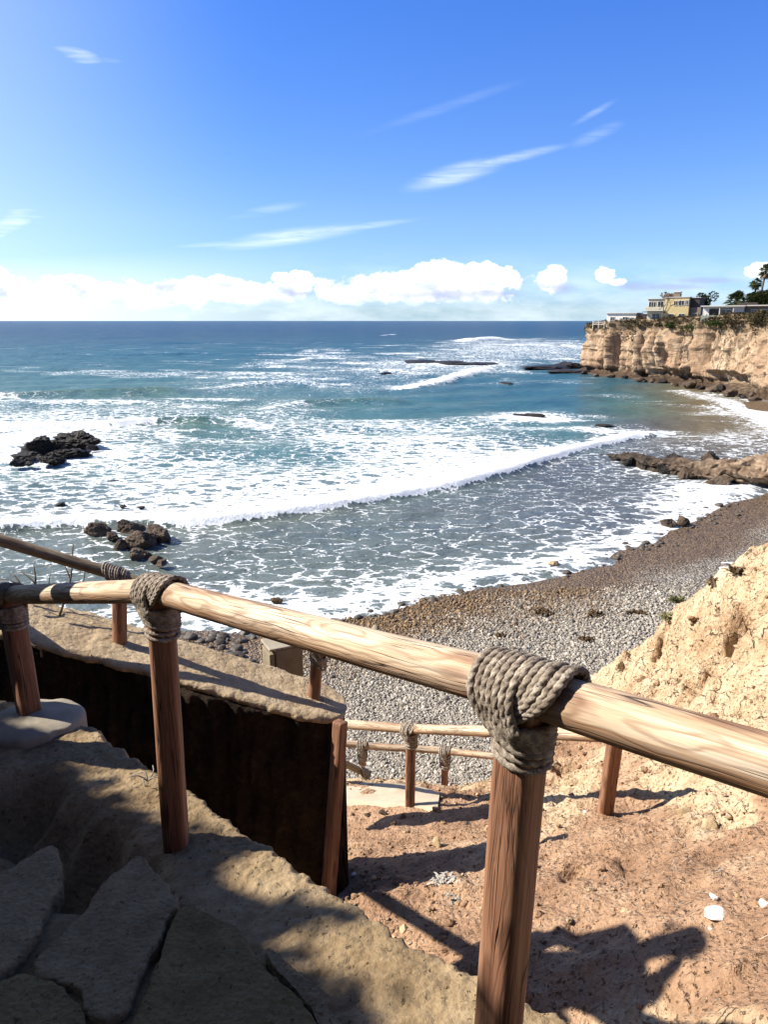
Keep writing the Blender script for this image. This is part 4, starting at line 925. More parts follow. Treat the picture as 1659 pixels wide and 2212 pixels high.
for i, (x, y, w_, h, dw, l) in enumerate([
    (905, 785, 80, .07, 1.6, 'flat dark reef slab at the left end of the outer reef'), (975, 787, 95, .07, 1.6, 'long flat dark reef slab in the middle of the outer reef'), (1045, 789, 84, .08, 1.6, 'flat dark reef slab at the right end of the outer reef'),
    (835, 807, 36, .10, 1.4, 'thin dark rock awash left below the outer reef'), (665, 778, 36, .10, 1.4, 'dark rock under a small breaker far left of the reef'), (1180, 799, 110, .12, 1.2, 'long dark rock off the foot of the far headland'),
    (1232, 797, 76, .20, 1.1, 'dark rock touching the foot of the far headland'), (1250, 809, 100, .10, 1.1, 'low dark rock ledge in front of the headland foot'), (1098, 831, 32, .22, 1.0, 'small black rock alone in blue water off the headland'),
    (1128, 900, 32, .24, 1.0, 'left one of two black rocks ringed with foam in mid cove'), (1158, 901, 44, .22, 1.0, 'right one of two black rocks ringed with foam in mid cove'), (1311, 925, 36, .28, 1.0, 'single black rock above the breaker on the right side of the cove'),
    (1450, 1139, 38, .62, 1.0, 'rounded brown boulder at the water edge, left one of a pair'), (1478, 1137, 34, .8, 1.0, 'upright dark brown boulder at the water edge, right one of a pair'), (1301, 989, 14, .6, 1.0, 'tiny dark rock off the tip of the layered rock spur'), (1205, 748, 40, .08, 1.5, 'thin dark rock in the distant surf near the headland'), (1228, 749, 30, .1, 1.5, 'dark rock in the distant surf touching the headland')]):
    rock(x, y, w_, h, l, M_ROCKB if 12 <= i <= 13 else M_ROCKK, 360 + i, dw=dw, rough=.2, cuts=10 if i < 8 else 8, rz=0 if dw > 1 else i)
for i, (x, y, w_, h, l) in enumerate([(1198, 1222, 30, .5, 'mossy yellow green stone at the water edge of the beach'), (1453, 1229, 20, .5, 'reddish brown stone on the wet gravel'), (596, 1302, 26, .5, 'reddish brown stone in the wash just above the near handrail')]):
    rock(x, y, w_, h, l, (M_TAN, M_KELP, M_KELP)[i], 390 + i, z=.12, cat='stone', name='stone')
# dark stones along the waterline: many alike, each its own object
rg = np.random.default_rng(77); path_w = resample(np.array([onz(*p) for p in WL[6:19]]), 400)
protos = []
for i in range(6):
    V, T = rock_verts(400 + i, (1, .78, .55), 3, 5, .08, (.7, .95)); protos.append(mk('waterline_stone', V, T, M_STONE, loc=(0, 0, 0)))
GW = 'dark stones along the waterline'
cnt = 0
for i in range(190):
    t = rg.uniform() ** .85; p = path_w[int(t * 399)]; near_k = p[1] < 31 and p[0] < 3
    off = rg.normal(0, .55) + (.45 if near_k else .1); q = p[:2] + np.array([.25, -.95]) * off + rg.normal(0, .2, 2)
    s_ = float(np.exp(rg.normal(-2.1, .42))) * (1 if near_k else .8); z, _ = beach_z(np.array([q[0]]), np.array([q[1]]))
    src = protos[i % 6]; o = src if i < 6 else src.copy()
    if i >= 6: C.objects.link(o)
    o.location = (q[0], q[1], max(z[0], -.05) + s_ * .12); o.scale = (s_,) * 3; o.rotation_euler = (rg.normal(0, .2), rg.normal(0, .2), rg.uniform(0, 6.3))
    tag(o, 'dark rounded stone lying along the waterline of the pebble beach', 'stone', GW)
# larger cobbles under the handrail, left of the pillar
for i in range(34):
    x, y = rg.uniform(405, 560), rg.uniform(1352, 1450); p = onz(x, y, .3); z, s0 = beach_z(p[:1], p[1:2]); s_ = rg.uniform(.10, .26)
    o = protos[i % 6].copy(); C.objects.link(o); o.location = (p[0], p[1], z[0] + s_ * .15); o.scale = (s_,) * 3; o.rotation_euler = (rg.normal(0, .2), rg.normal(0, .2), rg.uniform(0, 6.3))
    tag(o, 'dark cobble on the wet gravel seen under the handrail beside the dark wall', 'stone', 'cobbles beside the dark wall')
# kelp on the beach
for i, (x, y, w_, l) in enumerate([(1292, 1312, 40, 'flat dark kelp clump on the dry gravel, left of the larger one'), (1382, 1310, 34, 'heaped black kelp clump on the gravel near the bluff'), (1268, 1368, 30, 'forked dark kelp heap on the gravel right of centre'), (1180, 1300, 44, 'thin line of dark kelp along the wet gravel edge'), (1085, 1352, 24, 'small dark kelp scrap left of the forked heap')]):
    p = onz(x, y, .9); z, _ = beach_z(p[:1], p[1:2]); p[2] = z[0]; g_ = np.random.default_rng(420 + i); w0 = w_ / F * p[1] / 2; mb = MB()
    for k in range(26):
        a = g_.uniform(0, 6.3); c_ = p + [g_.normal(0, w0 * .45), g_.normal(0, w0 * .35), .02]; L = g_.uniform(.5, 1.0) * w0
        pts = catmull(np.array([c_, c_ + [math.cos(a) * L * .5, math.sin(a) * L * .5, g_.uniform(.02, .10)], c_ + [math.cos(a + .5) * L, math.sin(a + .5) * L, .0]]), 7); mb.tube(pts, np.array([.03, .035, .03, .03, .025, .02, .008]) * g_.uniform(.6, 1.3), 5)
    o = mb.build('kelp_clump', M_KELP); tag(o, l, 'kelp')
# pale driftwood
p = onz(1600, 1202, 1.2); z, _ = beach_z(p[:1], p[1:2]); p[2] = z[0] + .1
mb = MB(); mb.tube(catmull(np.array([p + [-.75, .1, 0], p + [-.2, 0, .06], p + [.4, .05, .02], p + [1.1, -.2, .08]]), 14), np.linspace(.05, .14, 14), 9); mb.tube(catmull(np.array([p + [.1, .05, .03], p + [-.2, .35, .15], p + [-.5, .5, .1]]), 8), np.linspace(.06, .02, 8), 7)
tag(mb.build('driftwood', M_WHITE), 'bleached forked driftwood lying on the gravel beside the bluff', 'driftwood')
# stones on the dirt
for i, (x, y, w_, h, m_, l) in enumerate([
    (1550, 1972, 58, .22, M_WHITE, 'flat pointed white stone on the dirt, the largest white one'), (1545, 1940, 24, .4, M_WHITE, 'small white stone just above the flat pointed white one'), (945, 1828, 28, 1.1, M_TAN, 'upright tan stone casting a shadow beside the rubble'),
    (1585, 2092, 20, .9, M_TAN, 'upright tan stone right of the shadow on the dirt'), (1525, 2092, 10, .8, M_ROCKB, 'small dark stone left of the upright tan one, right of the shadow'), (1595, 1938, 18, .7, M_TAN, 'round pale stone right of the white ones'), (1537, 2010, 12, .7, M_WHITE, 'little white pebble below the flat pointed stone'),
    (800, 1905, 26, .6, M_TAN, 'tan stone at the edge of the shadow behind the timber post'), (872, 2015, 30, .5, M_TAN, 'low tan stone near the rim of the retaining wall'), (1010, 1782, 16, .7, M_ROCKB, 'dark stone just under the pale path, right of the post'), (830, 1760, 22, .7, M_ROCKB, 'dark brown clod under the left part of the pale path'), (870, 1768, 26, .7, M_ROCKB, 'larger dark brown clod under the pale path, beside the post foot'), (795, 1764, 18, .7, M_ROCKB, 'small dark clod at the left end under the pale path'), (852, 1782, 16, .8, M_ROCKB, 'little dark clod below the two under the pale path'),
    (765, 1890, 14, .6, M_WHITE, 'small pale stone beside the timber post foot'), (905, 1960, 18, .5, M_TAN, 'tan pebble left of the dry spiky plant'), (1480, 1758, 40, .7, M_TAN, 'angular tan block at the foot of the bluff'), (1530, 1790, 44, .6, M_TAN, 'low tan block in front of the bluff hole'), (1655, 1960, 26, .8, M_WHITE, 'pale stone cut by the right frame edge'),
    (1130, 1742, 9, .8, M_WHITE, 'tiny white pebble beside the path shadow'), (1265, 1755, 12, .6, M_WHITE, 'small white pebble left of the slender squared post')]):
    p = hit(x, y); d_ = p[1] * CP - (p[2] - CH) * SP; w0 = w_ / F * d_ / 2
    V, T = rock_verts(440 + i, (w0 * 1.25, w0 * .95, w0 * h * 1.2), 3, 18, .08, (.32, .8)); V = V @ rotz(.5 if i == 0 else i).T + p + [0, w0 * .2, w0 * h * .35]
    tag(mk('stone', V, T, m_), l, 'stone', 'stones on the dirt slope')
# loose clods of dirt, uncountable
rg = np.random.default_rng(31); n = 5200; cx_ = rg.uniform(-.6, 5.2, n); cy_ = rg.uniform(2.2, 8.4, n); cz_ = dirt_z(cx_, cy_); V0, T0 = ICO[1]
s_ = np.exp(rg.normal(-5.0, .65, n)); sel = (fbm(v3(cx_, cy_) * 1.3, 17, 3) + rg.normal(0, .2, n)) > -.05; cx_, cy_, cz_, s_ = cx_[sel], cy_[sel], cz_[sel], s_[sel]; n = len(cx_)
V = V0[None] * (1 + .22 * rg.normal(size=(n, len(V0), 1))) * s_[:, None, None] * np.array([1.2, 1, .8]) + np.stack([cx_, cy_, cz_ + s_ * .3], 1)[:, None]
o = mk('dirt_clods', V.reshape(-1, 3), (T0[None] + (np.arange(n) * len(V0))[:, None, None]).reshape(-1, 3), M_DIRT, attrs={'steep': np.repeat(rg.uniform(.0, 1.1, n), len(V0))}); tag(o, 'loose crumbs of dirt scattered over the slope', 'dirt', None, 'stuff')

# ---------------------------------------------------------------- layered rock spur running into the cove
cl = resample(np.array([onz(*p) for p in ((1316, 992), (1350, 1000), (1400, 1012), (1470, 1026), (1540, 1042), (1600, 1053), (1680, 1062), (1800, 1075))]), 170)
tp = np.array([(1316, .25), (1350, .40), (1400, .62), (1470, .85), (1540, 1.1), (1600, 1.4), (1660, 1.9), (1800, 2.7)])
pxs, _ = project(cl); hh = np.interp(pxs, tp[:, 0], tp[:, 1]); wd = hh * 1.9 + .8
ang = [(-.05, -.5), (.02, -.05), (.10, .10), (-.02, .22), (-.10, .36), (-.06, .5), (.02, .66), (.12, .8), (.25, .93), (.42, 1.0), (.6, .95), (.75, .8), (.9, .5), (1.0, .1), (1.05, -.5)]
ang = catmull(np.array(ang), 46)
V = []
for o_, z_ in ang:
    P = cl + np.array([.18, .98, 0]) * (o_ * wd)[:, None]; P[:, 2] = z_ * hh
    lay = ridged(np.stack([P[:, 0] * .12, P[:, 1] * .12, P[:, 2] * 2.6], 1), 161, 3)
    P = P + np.array([-.3, -.8, .1]) * (.5 * hh ** .7 * lay + .45 * hh ** .7 * fbm(P * .7, 165, 4) + .30 * ridged(P * 1.3, 167, 4))[:, None]; P[:, 2] += (.45 * fbm(P * .7, 169, 4) + .26 * ridged(P * np.array([.6, 1.4, 2]), 168, 4)) * (z_ > 0)
    V.append(P)
V = np.concatenate(V); 
g = G('layered_shore_rock_face'); p = g.geo(); z = g.n('ShaderNodeSeparateXYZ', None, Vector=p).outputs[2]; xx = g.n('ShaderNodeSeparateXYZ', None, Vector=p).outputs[0]
a = g.noise(g.map(p, (.4, .4, 3.2)), 1, 5, .65); b = g.noise(p, 2.4, 5, .65)
col = g.ramp(g.M('ADD', g.M('MULTIPLY', a, .6), g.M('MULTIPLY', b, .4)), [(.36, (.06, .036, .022)), (.48, (.16, .105, .066)), (.6, (.29, .215, .145)), (.72, (.38, .30, .21))])
wet = g.M('MAXIMUM', g.rng(g.M('ADD', z, g.M('MULTIPLY', b, .7)), .75, .45), g.rng(g.M('ADD', xx, g.M('MULTIPLY', g.M('SUBTRACT', b, .5), 5.0)), 24.0, 19.5)); col = g.mix(g.M('MULTIPLY', wet, .88), col, (.022, .017, .013))
M_SPURF = g.done(g.pbr(col, .85, g.bump(g.M('ADD', g.M('MULTIPLY', a, .6), b), .14, 1.0), .2))
spur = mk('rock_spur', V, grid_faces(len(ang), len(cl)), M_SPURF); tag(spur, 'layered tan and dark rock spur reaching from the right edge into the water', 'rock')

rg = np.random.default_rng(15)
for i, (x, y, w_, h, l) in enumerate([(1330, 998, 30, .6, 'small dark boulder at the tip of the layered spur'), (1362, 1006, 34, .6, 'second dark boulder from the tip of the layered spur'), (1398, 1012, 40, .55, 'dark boulder on the thin part of the layered spur'), (1440, 1020, 52, .5, 'larger dark boulder where the layered spur widens'),
                                  (1492, 1034, 60, .42, 'brown boulder against the front of the layered spur'), (1560, 1053, 70, .35, 'low brown boulder at the foot of the wide part of the spur'), (1470, 1000, 44, .5, 'dark hump on the back edge of the layered spur'), (1542, 996, 50, .5, 'brown hump on the back edge of the wide part of the spur')]):
    rock(x, y, w_, h, l, M_ROCKK if i < 4 or i == 6 else M_ROCKB, 700 + i, rough=.24, rz=i, group='boulders along the rock spur', sink=.35, z=.0 if i < 6 else .6)
# ---------------------------------------------------------------- far headland
bpx = [(1240, 806), (1300, 812), (1400, 825), (1480, 835), (1560, 848), (1659, 868), (1800, 900), (2000, 960)]
tpx = [(1276, 700, 161), (1330, 694, 150), (1420, 689, 137), (1500, 686, 127), (1575, 682, 117), (1670, 676, 105), (1800, 668, 93), (2000, 657, 78)]
Bs = np.array([[120, 235, 0], [66, 197, 0], [45, 176, 0]] + [onz(*p) for p in bpx]); Ts = np.array([[122, 231, 10], [70, 192, 10.3], [50, 172, 10.2]] + [at(*p) for p in tpx])
NU, NV = 620, 120
tq = np.linspace(0, 1, NU); Lb = np.r_[0, np.cumsum(np.linalg.norm(np.diff(Bs, axis=0), axis=1))]; Lb /= Lb[-1]
Bq = np.stack([np.interp(tq, Lb, Bs[:, i]) for i in range(3)], 1); Tq = np.stack([np.interp(tq, Lb, Ts[:, i]) for i in range(3)], 1)
kn = np.ones(25) / 25
sm = lambda A: np.stack([np.convolve(np.pad(A[:, i], 12, 'edge'), kn, 'valid') for i in range(3)], 1)
Bq, Tq = sm(Bq), sm(Tq); tg = np.gradient(Bq, axis=0); NO = np.stack([tg[:, 1], -tg[:, 0], 0 * tg[:, 0]], 1); NO /= np.linalg.norm(NO, axis=1, keepdims=True)
ref_ = Tq - Bq; NO *= np.sign(-(NO * ref_).sum(1, keepdims=True))               # outwards
sgm = Lb[-1] * 0 + np.r_[0, np.cumsum(np.linalg.norm(np.diff(Bq, axis=0), axis=1))]
pu, _ = project(Bq)
gent = ss(1480, 1640, pu) * (np.arange(NU) > np.argmin(pu))                                                        # slumped, gentler part on the right
vv = np.linspace(0, 1, NV)
inw_s = np.interp(vv, [0, .05, .09, .14, .2, .3, .9, 1], [0, .10, .48, .62, .60, .66, .93, 1.0]); zz_s = np.interp(vv, [0, .05, .09, .14, .2, .3, .9, 1], [-.06, .03, .05, .10, .17, .30, .96, 1.0])
inw_g = np.interp(vv, [0, .05, .12, .3, 1], [0, .06, .2, .42, 1.0]); zz_g = np.interp(vv, [0, .05, .12, .3, 1], [-.06, .03, .10, .30, 1.0])
iw = inw_s[:, None] * (1 - gent) + inw_g[:, None] * gent; zz = zz_s[:, None] * (1 - gent) + zz_g[:, None] * gent
P = Bq[None] * (1 - iw[..., None]) + Tq[None] * iw[..., None]; P[..., 2] = Tq[None, :, 2] * zz
Q = np.stack([np.broadcast_to(sgm[None], zz.shape), P[..., 2], 0 * zz], -1)
body_ = ss(.10, .2, vv)[:, None] * (1 - .75 * ss(.93, 1, vv)[:, None])
flute = ridged(Q * np.array([.11, .03, 1]), 171, 3) * 2.3 + ridged(Q * np.array([.42, .10, 1]), 175, 4, .6) * 1.3 + fbm(P * .45, 179, 4, .6) * .9 + ridged(P * 1.1, 183, 3) * .30
ledge = fbm(np.stack([Q[..., 0] * .06, Q[..., 1] * .9, 0 * zz], -1), 187, 3) * .5
lump = fbm(P * .25, 191, 4, .6) * 1.6 + ridged(P * .7, 195, 4) * .6
out = body_ * ((flute * .85 + ledge) * (1 - gent * .55) + lump * gent) + (1 - body_) * .35 * fbm(P * .7, 199, 4)
cav = np.zeros_like(zz); i0_ = int(np.argmin(pu))
for (x, zc, w_, h_) in ((1445, 1.3, 3.2, 1.1), (1415, 1.2, 2.0, .8), (1500, 1.4, 1.4, .8), (1545, 1.9, 2.4, .9), (1590, 2.0, 4, .9), (1380, .9, 1.5, .5), (1385, 4.6, .8, 4.2), (1345, 5, .6, 3.6), (1410, 5.2, .55, 3.4), (1428, 4.2, .5, 2.4), (1462, 5.5, .8, 3.5), (1492, 5.2, .9, 3.0), (1318, 4.6, .5, 3.2), (1292, 4.8, .45, 3.4), (1365, 6, .4, 2.2), (1528, 6, .9, 2.2), (1450, 1.6, 5, .8), (1490, 1.7, 2.6, 1.0)):
    s0 = np.interp(x, pu[i0_:], sgm[i0_:]); cav = np.maximum(cav, np.exp(-(((sgm[None] - s0) / w_) ** 4 + ((P[..., 2] - zc) / h_) ** 4)))
out = out - 2.6 * cav * (1 + .5 * fbm(P * .8, 207, 3))
P = P + NO[None] * out[..., None]; P[..., 2] += .30 * fbm(P * .6, 203, 3) * ss(.02, .1, vv)[:, None]
top = P[-1]; inl = [top + (-NO) * k + [0, 0, .02 * k] for k in (2, 6, 14, 30, 70)]
for q in inl: q[:, 2] = top[:, 2] * .3 + Tq[:, 2] * .7 + .15
def cliff_mat():
    g = G('headland_rock'); p = g.geo(); x = g.n('ShaderNodeSeparateXYZ', None, Vector=p); z = x.outputs[2]
    a = g.noise(g.map(p, (.22, .22, .12)), 1, 5, .6); b = g.noise(g.map(p, (1.1, 1.1, .6)), 1, 5, .65, .4); c = g.noise(p, 4.0, 4, .7)
    lay = g.noise(g.map(p, (.05, .05, 1.5)), 1, 4, .6)
    f = g.M('ADD', g.M('MULTIPLY', a, .45), g.M('ADD', g.M('MULTIPLY', b, .33), g.M('MULTIPLY', c, .22)))
    col = g.ramp(f, [(.34, (.17, .105, .064)), (.47, (.31, .215, .138)), (.58, (.45, .35, .24)), (.72, (.55, .475, .37))])
    col = g.mix(g.rng(lay, .55, .75, 0, .4), col, (.40, .245, .16)); big = g.noise(g.map(p, (.06, .06, .09)), 1, 3, .6); col = g.mix(g.rng(big, .5, .66, 0, .55), col, (.22, .125, .07)); dk = g.rng(g.noise(g.map(p, (.55, .55, .16)), 1, 5, .7, .8), .58, .70, 0, .7); col = g.mix(dk, col, (.085, .052, .03))
    st = g.noise(g.map(p, (.9, .9, .05)), 1, 4, .6); col = g.mix(g.rng(st, .56, .7, 0, .55), col, (.12, .078, .046))
    w_ = g.M('ADD', z, g.M('MULTIPLY', g.M('SUBTRACT', b, .5), 2.2)); col = g.mix(g.rng(w_, 2.1, .9, 0, .9), col, (.040, .027, .019))
    vg = g.M('MULTIPLY', g.rng(g.M('ADD', z, g.M('MULTIPLY', g.M('SUBTRACT', a, .5), 5.0)), 8.0, 9.6), .7); col = g.mix(vg, col, (.11, .082, .046))
    c1 = g.noise(g.map(p, (.55, .55, .10)), 1, 5, .65, .9); cr = g.M('SUBTRACT', 1.0, g.rng(g.M('ABSOLUTE', g.M('SUBTRACT', c1, .5)), .0, .028)); cr = g.M('MULTIPLY', cr, g.rng(a, .42, .56)); col = g.mix(g.M('MULTIPLY', cr, .8), col, (.055, .032, .018)); c2 = g.noise(g.map(p, (.25, .25, 1.3)), 1, 5, .65, .6); c2 = g.M('SUBTRACT', 1.0, g.rng(g.M('ABSOLUTE', g.M('SUBTRACT', c2, .5)), .0, .016)); c2 = g.M('MULTIPLY', c2, g.rng(b, .46, .58)); col = g.mix(g.M('MULTIPLY', c2, .6), col, (.08, .048, .028))
    return g.done(g.pbr(col, .95, g.bump(g.M('ADD', g.M('MULTIPLY', b, .7), g.M('SUBTRACT', g.M('MULTIPLY', c, .4), g.M('MULTIPLY', cr, .4))), .35, 1.0), .1))
V = np.concatenate([P.reshape(-1, 3), np.concatenate(inl)]); NR = NV + len(inl)
cliff = struct(mk('headland_cliff', V, grid_faces(NR, NU, flip=False), cliff_mat()))
for i, (x, y, w_, h) in enumerate([(1262, 812, 40, .35), (1290, 815, 34, .3), (1325, 819, 36, .4), (1352, 822, 30, .5), (1384, 826, 44, .35), (1412, 828, 30, .5), (1436, 832, 50, .45), (1462, 836, 36, .4), (1490, 840, 54, .35), (1520, 845, 40, .5), (1548, 850, 60, .4), (1582, 858, 50, .45), (1612, 864, 46, .4), (1640, 872, 60, .35), (1500, 832, 30, .6), (1560, 842, 36, .6), (1625, 858, 40, .6)]):
    rock(x, y - 3, w_ * .62, h, 'dark boulder lying in a line along the foot of the far headland', M_ROCKB if i % 3 else M_ROCKK, 730 + i, rough=.26, rz=i * 1.7, group='boulders along the foot of the headland', sub=3, z=.1 if i < 14 else .8)
# scrub hanging over the brink
rg = np.random.default_rng(9); m = 26000; iu = rg.integers(int(NU * .30), NU, m); tv = np.abs(rg.normal(0, .10, m)) * (1.5 - .8 * ss(1330, 1480, pu[iu])) * (1 + .8 * fbm(v3(sgm[iu] * .12, 0 * sgm[iu]), 211, 3)); row = np.clip((NV - 1 - tv * NV).astype(int), int(NV * .6), NV - 1)
Cn = P[row, iu] + NO[iu] * rg.uniform(0, .25, m)[:, None] + rg.normal(0, .12, (m, 3)); back = rg.uniform(0, 1, m) < .45; Cn[back] = top[iu[back]] - NO[iu[back]] * (rg.uniform(-.3, 7, back.sum()))[:, None] + np.stack([rg.normal(0, .2, back.sum()), rg.normal(0, .2, back.sum()), rg.uniform(0, .45, back.sum())], 1)
kp = fbm(v3(sgm[iu] * .22, tv * 9), 215, 3) > -.22; Cn = Cn[kp]
V, Q = leaves(Cn, .22, rg, .5); o = mk('cliff_scrub', V, Q, L_SCRUB, smooth=False); tag(o, 'brownish scrub and ground cover along the brink of the headland', 'scrub', None, 'stuff')
def bush(px, py, d, w_, h, lab, mat, n, seed, name='shrub', size=.2, cat='shrub', group=None, lobes=7):
    c_ = at(px, py, d); g_ = np.random.default_rng(seed); r_ = empty(name, c_)
    tag(r_, lab, cat, group); lb = g_.normal(size=(lobes, 3)) * [.36, .36, .26]; lr = g_.uniform(.34, .58, lobes); k_ = g_.integers(0, lobes, n)
    q = g_.normal(size=(n, 3)); q /= np.linalg.norm(q, axis=1, keepdims=True); q = lb[k_] + q * (lr[k_] * g_.uniform(.55, 1.05, n) ** .5)[:, None]
    q = q * [w_ / 2, w_ / 2, h / 2] + [0, 0, h * .5]; q = q[q[:, 2] > -.05 * h]
    V, Q = leaves(c_ + q, size, g_); mk('foliage', V, Q, mat, r_, smooth=False)
    mb = MB()
    for i in range(4): 
        e_ = lb[i] * [w_ / 2, w_ / 2, h / 2] + [0, 0, h * .5]; mb.tube(catmull(np.array([[0, 0, -.3], e_ * [.4, .4, .5], e_]), 8) + c_, np.linspace(.06, .02, 8) * max(.4, h / 2), 5)
    mb.build('stem', M_TRUNK, r_); return r_
bush(1466, 716, 131, 5.5, 2.2, 'green shrub hanging over the cliff under the yellow house', L_GREEN, 1400, 501, group='shrubs on the headland'); bush(1500, 716, 127.5, 6, 2.0, 'wide green shrub on the brink right of the yellow house', L_GREEN, 1500, 502, group='shrubs on the headland'); bush(1440, 712, 134, 4, 1.6, 'low olive shrub on the brink under the house corner', L_SCRUB, 900, 503, group='shrubs on the headland')
bush(1552, 706, 119.5, 4.5, 1.2, 'yellow green shrub on the brink below the glass balcony', L_GREEN, 1100, 504, group='shrubs on the headland'); bush(1600, 703, 113, 5.0, 1.1, 'brownish shrub on the brink below the bungalow', L_SCRUB, 1100, 505, group='shrubs on the headland'); bush(1640, 704, 108, 3.6, 2.2, 'olive shrub at the right frame edge below the bungalow', L_SCRUB, 900, 506, group='shrubs on the headland')
bush(1520, 671, 139, 3.4, 3.4, 'small dark tree behind the two storey house', L_DARK, 1200, 507, cat='tree', name='small_tree'); bush(1449, 652, 140, 3.4, 1.9, 'tawny dry treetop above the roof of the two storey house', L_DEAD, 800, 508, cat='tree', name='small_tree'); bush(1632, 668, 124, 5, 3.2, 'dark green tree behind the bungalow roof, under the tall palms', L_DARK, 1700, 509, cat='tree', name='small_tree'); bush(1665, 672, 122, 5, 4.0, 'dark tree at the right frame edge behind the bungalow', L_DARK, 1500, 510, cat='tree', name='small_tree')
# small plants on the near bluff
p = hit(1452, 1318); q_ = project(p)
def tuft(px, py, n, L, mat, lab, seed, w_=.004, spread=1.0, name='grass_tuft', cat='plant', sag=.4, grp=None):
    c_ = hit(px, py); g_ = np.random.default_rng(seed); V, Q = [], []; k0_ = 0
    for i in range(n):
        a = g_.uniform(0, 6.3); el_ = g_.uniform(.3, 1.3); l_ = L * g_.uniform(.5, 1.1); dr = np.array([math.cos(a) * math.cos(el_) * spread, math.sin(a) * math.cos(el_) * spread, math.sin(el_)]); b_ = c_ + g_.normal(0, L * .25, 3) * [1, 1, .15]
        sd_ = np.cross(dr, [0, 0, 1.0]); sd_ /= np.linalg.norm(sd_) + 1e-6; t_ = np.linspace(0, 1, 5)[:, None]; mid_ = b_ + dr * l_ * t_ - np.array([0, 0, sag * l_]) * t_ ** 2; ww = w_ * (1 - t_ ** 2 * .9)
        V.append(np.stack([mid_ - sd_ * ww, mid_ + sd_ * ww], 1).reshape(-1, 3)); Q.append(np.array([[2 * j, 2 * j + 1, 2 * j + 3, 2 * j + 2] for j in range(4)]) + k0_); k0_ += 10
    tag(mk(name, np.concatenate(V), np.concatenate(Q), mat, smooth=False), lab, cat, grp)
tuft(962, 1905, 90, .11, L_PALE, 'dry spiky plant with whitish blades, upper of two in the dirt', 521, .010, name='spiky_plant', sag=.7, grp='dry spiky plants'); tuft(985, 1945, 100, .12, L_PALE, 'dry spiky plant with whitish blades, lower of two in the dirt', 522, .010, name='spiky_plant', sag=.8, grp='dry spiky plants')
tuft(1462, 1300, 120, .20, L_TUFT, 'yellow green tuft on the ridge of the bluff', 523, .02); tuft(1442, 1335, 60, .14, L_TUFT, 'olive tuft on the bluff just below the green one', 524, .02); tuft(1600, 1238, 110, .15, L_DEAD, 'dry tan tuft near the top of the bluff', 525, .02); tuft(1545, 1262, 50, .16, L_DEAD, 'small tan tuft left of the larger dry one on the bluff', 526, .016)
# dry grass blades over the dirt, uncountable
rg = np.random.default_rng(41); n = 380; bx = rg.uniform(.6, 3.6, n); by = rg.uniform(2.3, 5.2, n); bz_ = dirt_z(bx, by); a = rg.uniform(0, 6.3, n); L = rg.uniform(.015, .06, n); c_ = np.stack([bx, by, bz_ + .006], 1); dr = np.stack([np.cos(a), np.sin(a), rg.uniform(0, .5, n)], 1); sd_ = np.stack([-np.sin(a), np.cos(a), 0 * a], 1) * .0016
V = np.stack([c_ - dr * L[:, None] * .5 - sd_, c_ - dr * L[:, None] * .5 + sd_, c_ + dr * L[:, None] * .5 + sd_, c_ + dr * L[:, None] * .5 - sd_], 1).reshape(-1, 3)
tag(mk('dry_straw', V, np.arange(4 * n).reshape(n, 4), L_PALE, smooth=False), 'pale bits of straw littering the dirt slope', 'straw', None, 'stuff')
# bare twigs behind the wall railing, left
for i, (b_, t_, l) in enumerate([((128, 1330, 5.6), (157, 1175, 5.9), 'bare forked twig standing behind the wall railing, the taller right one'), ((62, 1300, 5.7), (72, 1222, 5.8), 'thin bare twig behind the near handrail, the middle one'), ((42, 1290, 5.6), (28, 1240, 5.7), 'short bare twig behind the near handrail, leftmost')]):
    a, b = at(*b_), at(*t_); mb = MB(); mid = (a + b) / 2 + [.03, 0, 0]; mb.tube(catmull(np.array([a, mid, b]), 12), np.linspace(.011, .005, 12), 6)
    mb.tube(catmull(np.array([mid, mid * .5 + b * .5 + [-.07, 0, .0], b + [-.13, .0, -.05]]), 8), np.linspace(.006, .003, 8), 5); mb.tube(catmull(np.array([a * .7 + mid * .3, mid + [.08, 0, -.05], mid + [.12, 0, .08]]), 8), np.linspace(.006, .003, 8), 5)
    tag(mb.build('bare_twig', M_TRUNK), l, 'twig', 'bare twigs on the wall')
mb = MB(); c_ = at(322, 1718, 3.42); c_[2] = float(plane(c_[0], c_[1])) + .02
for i in range(6):
    a = i * 1.1; mb.tube(catmull(np.array([c_, c_ + [.04 * math.cos(a), .03 * math.sin(a), .03], c_ + [.09 * math.cos(a + .4), .06 * math.sin(a + .4), .01 + .03 * (i % 2)]]), 7), np.linspace(.004, .002, 7), 5)
tag(mb.build('dead_weed', L_PALE), 'small curled dead weed on the cement at the foot of the near post', 'weed')

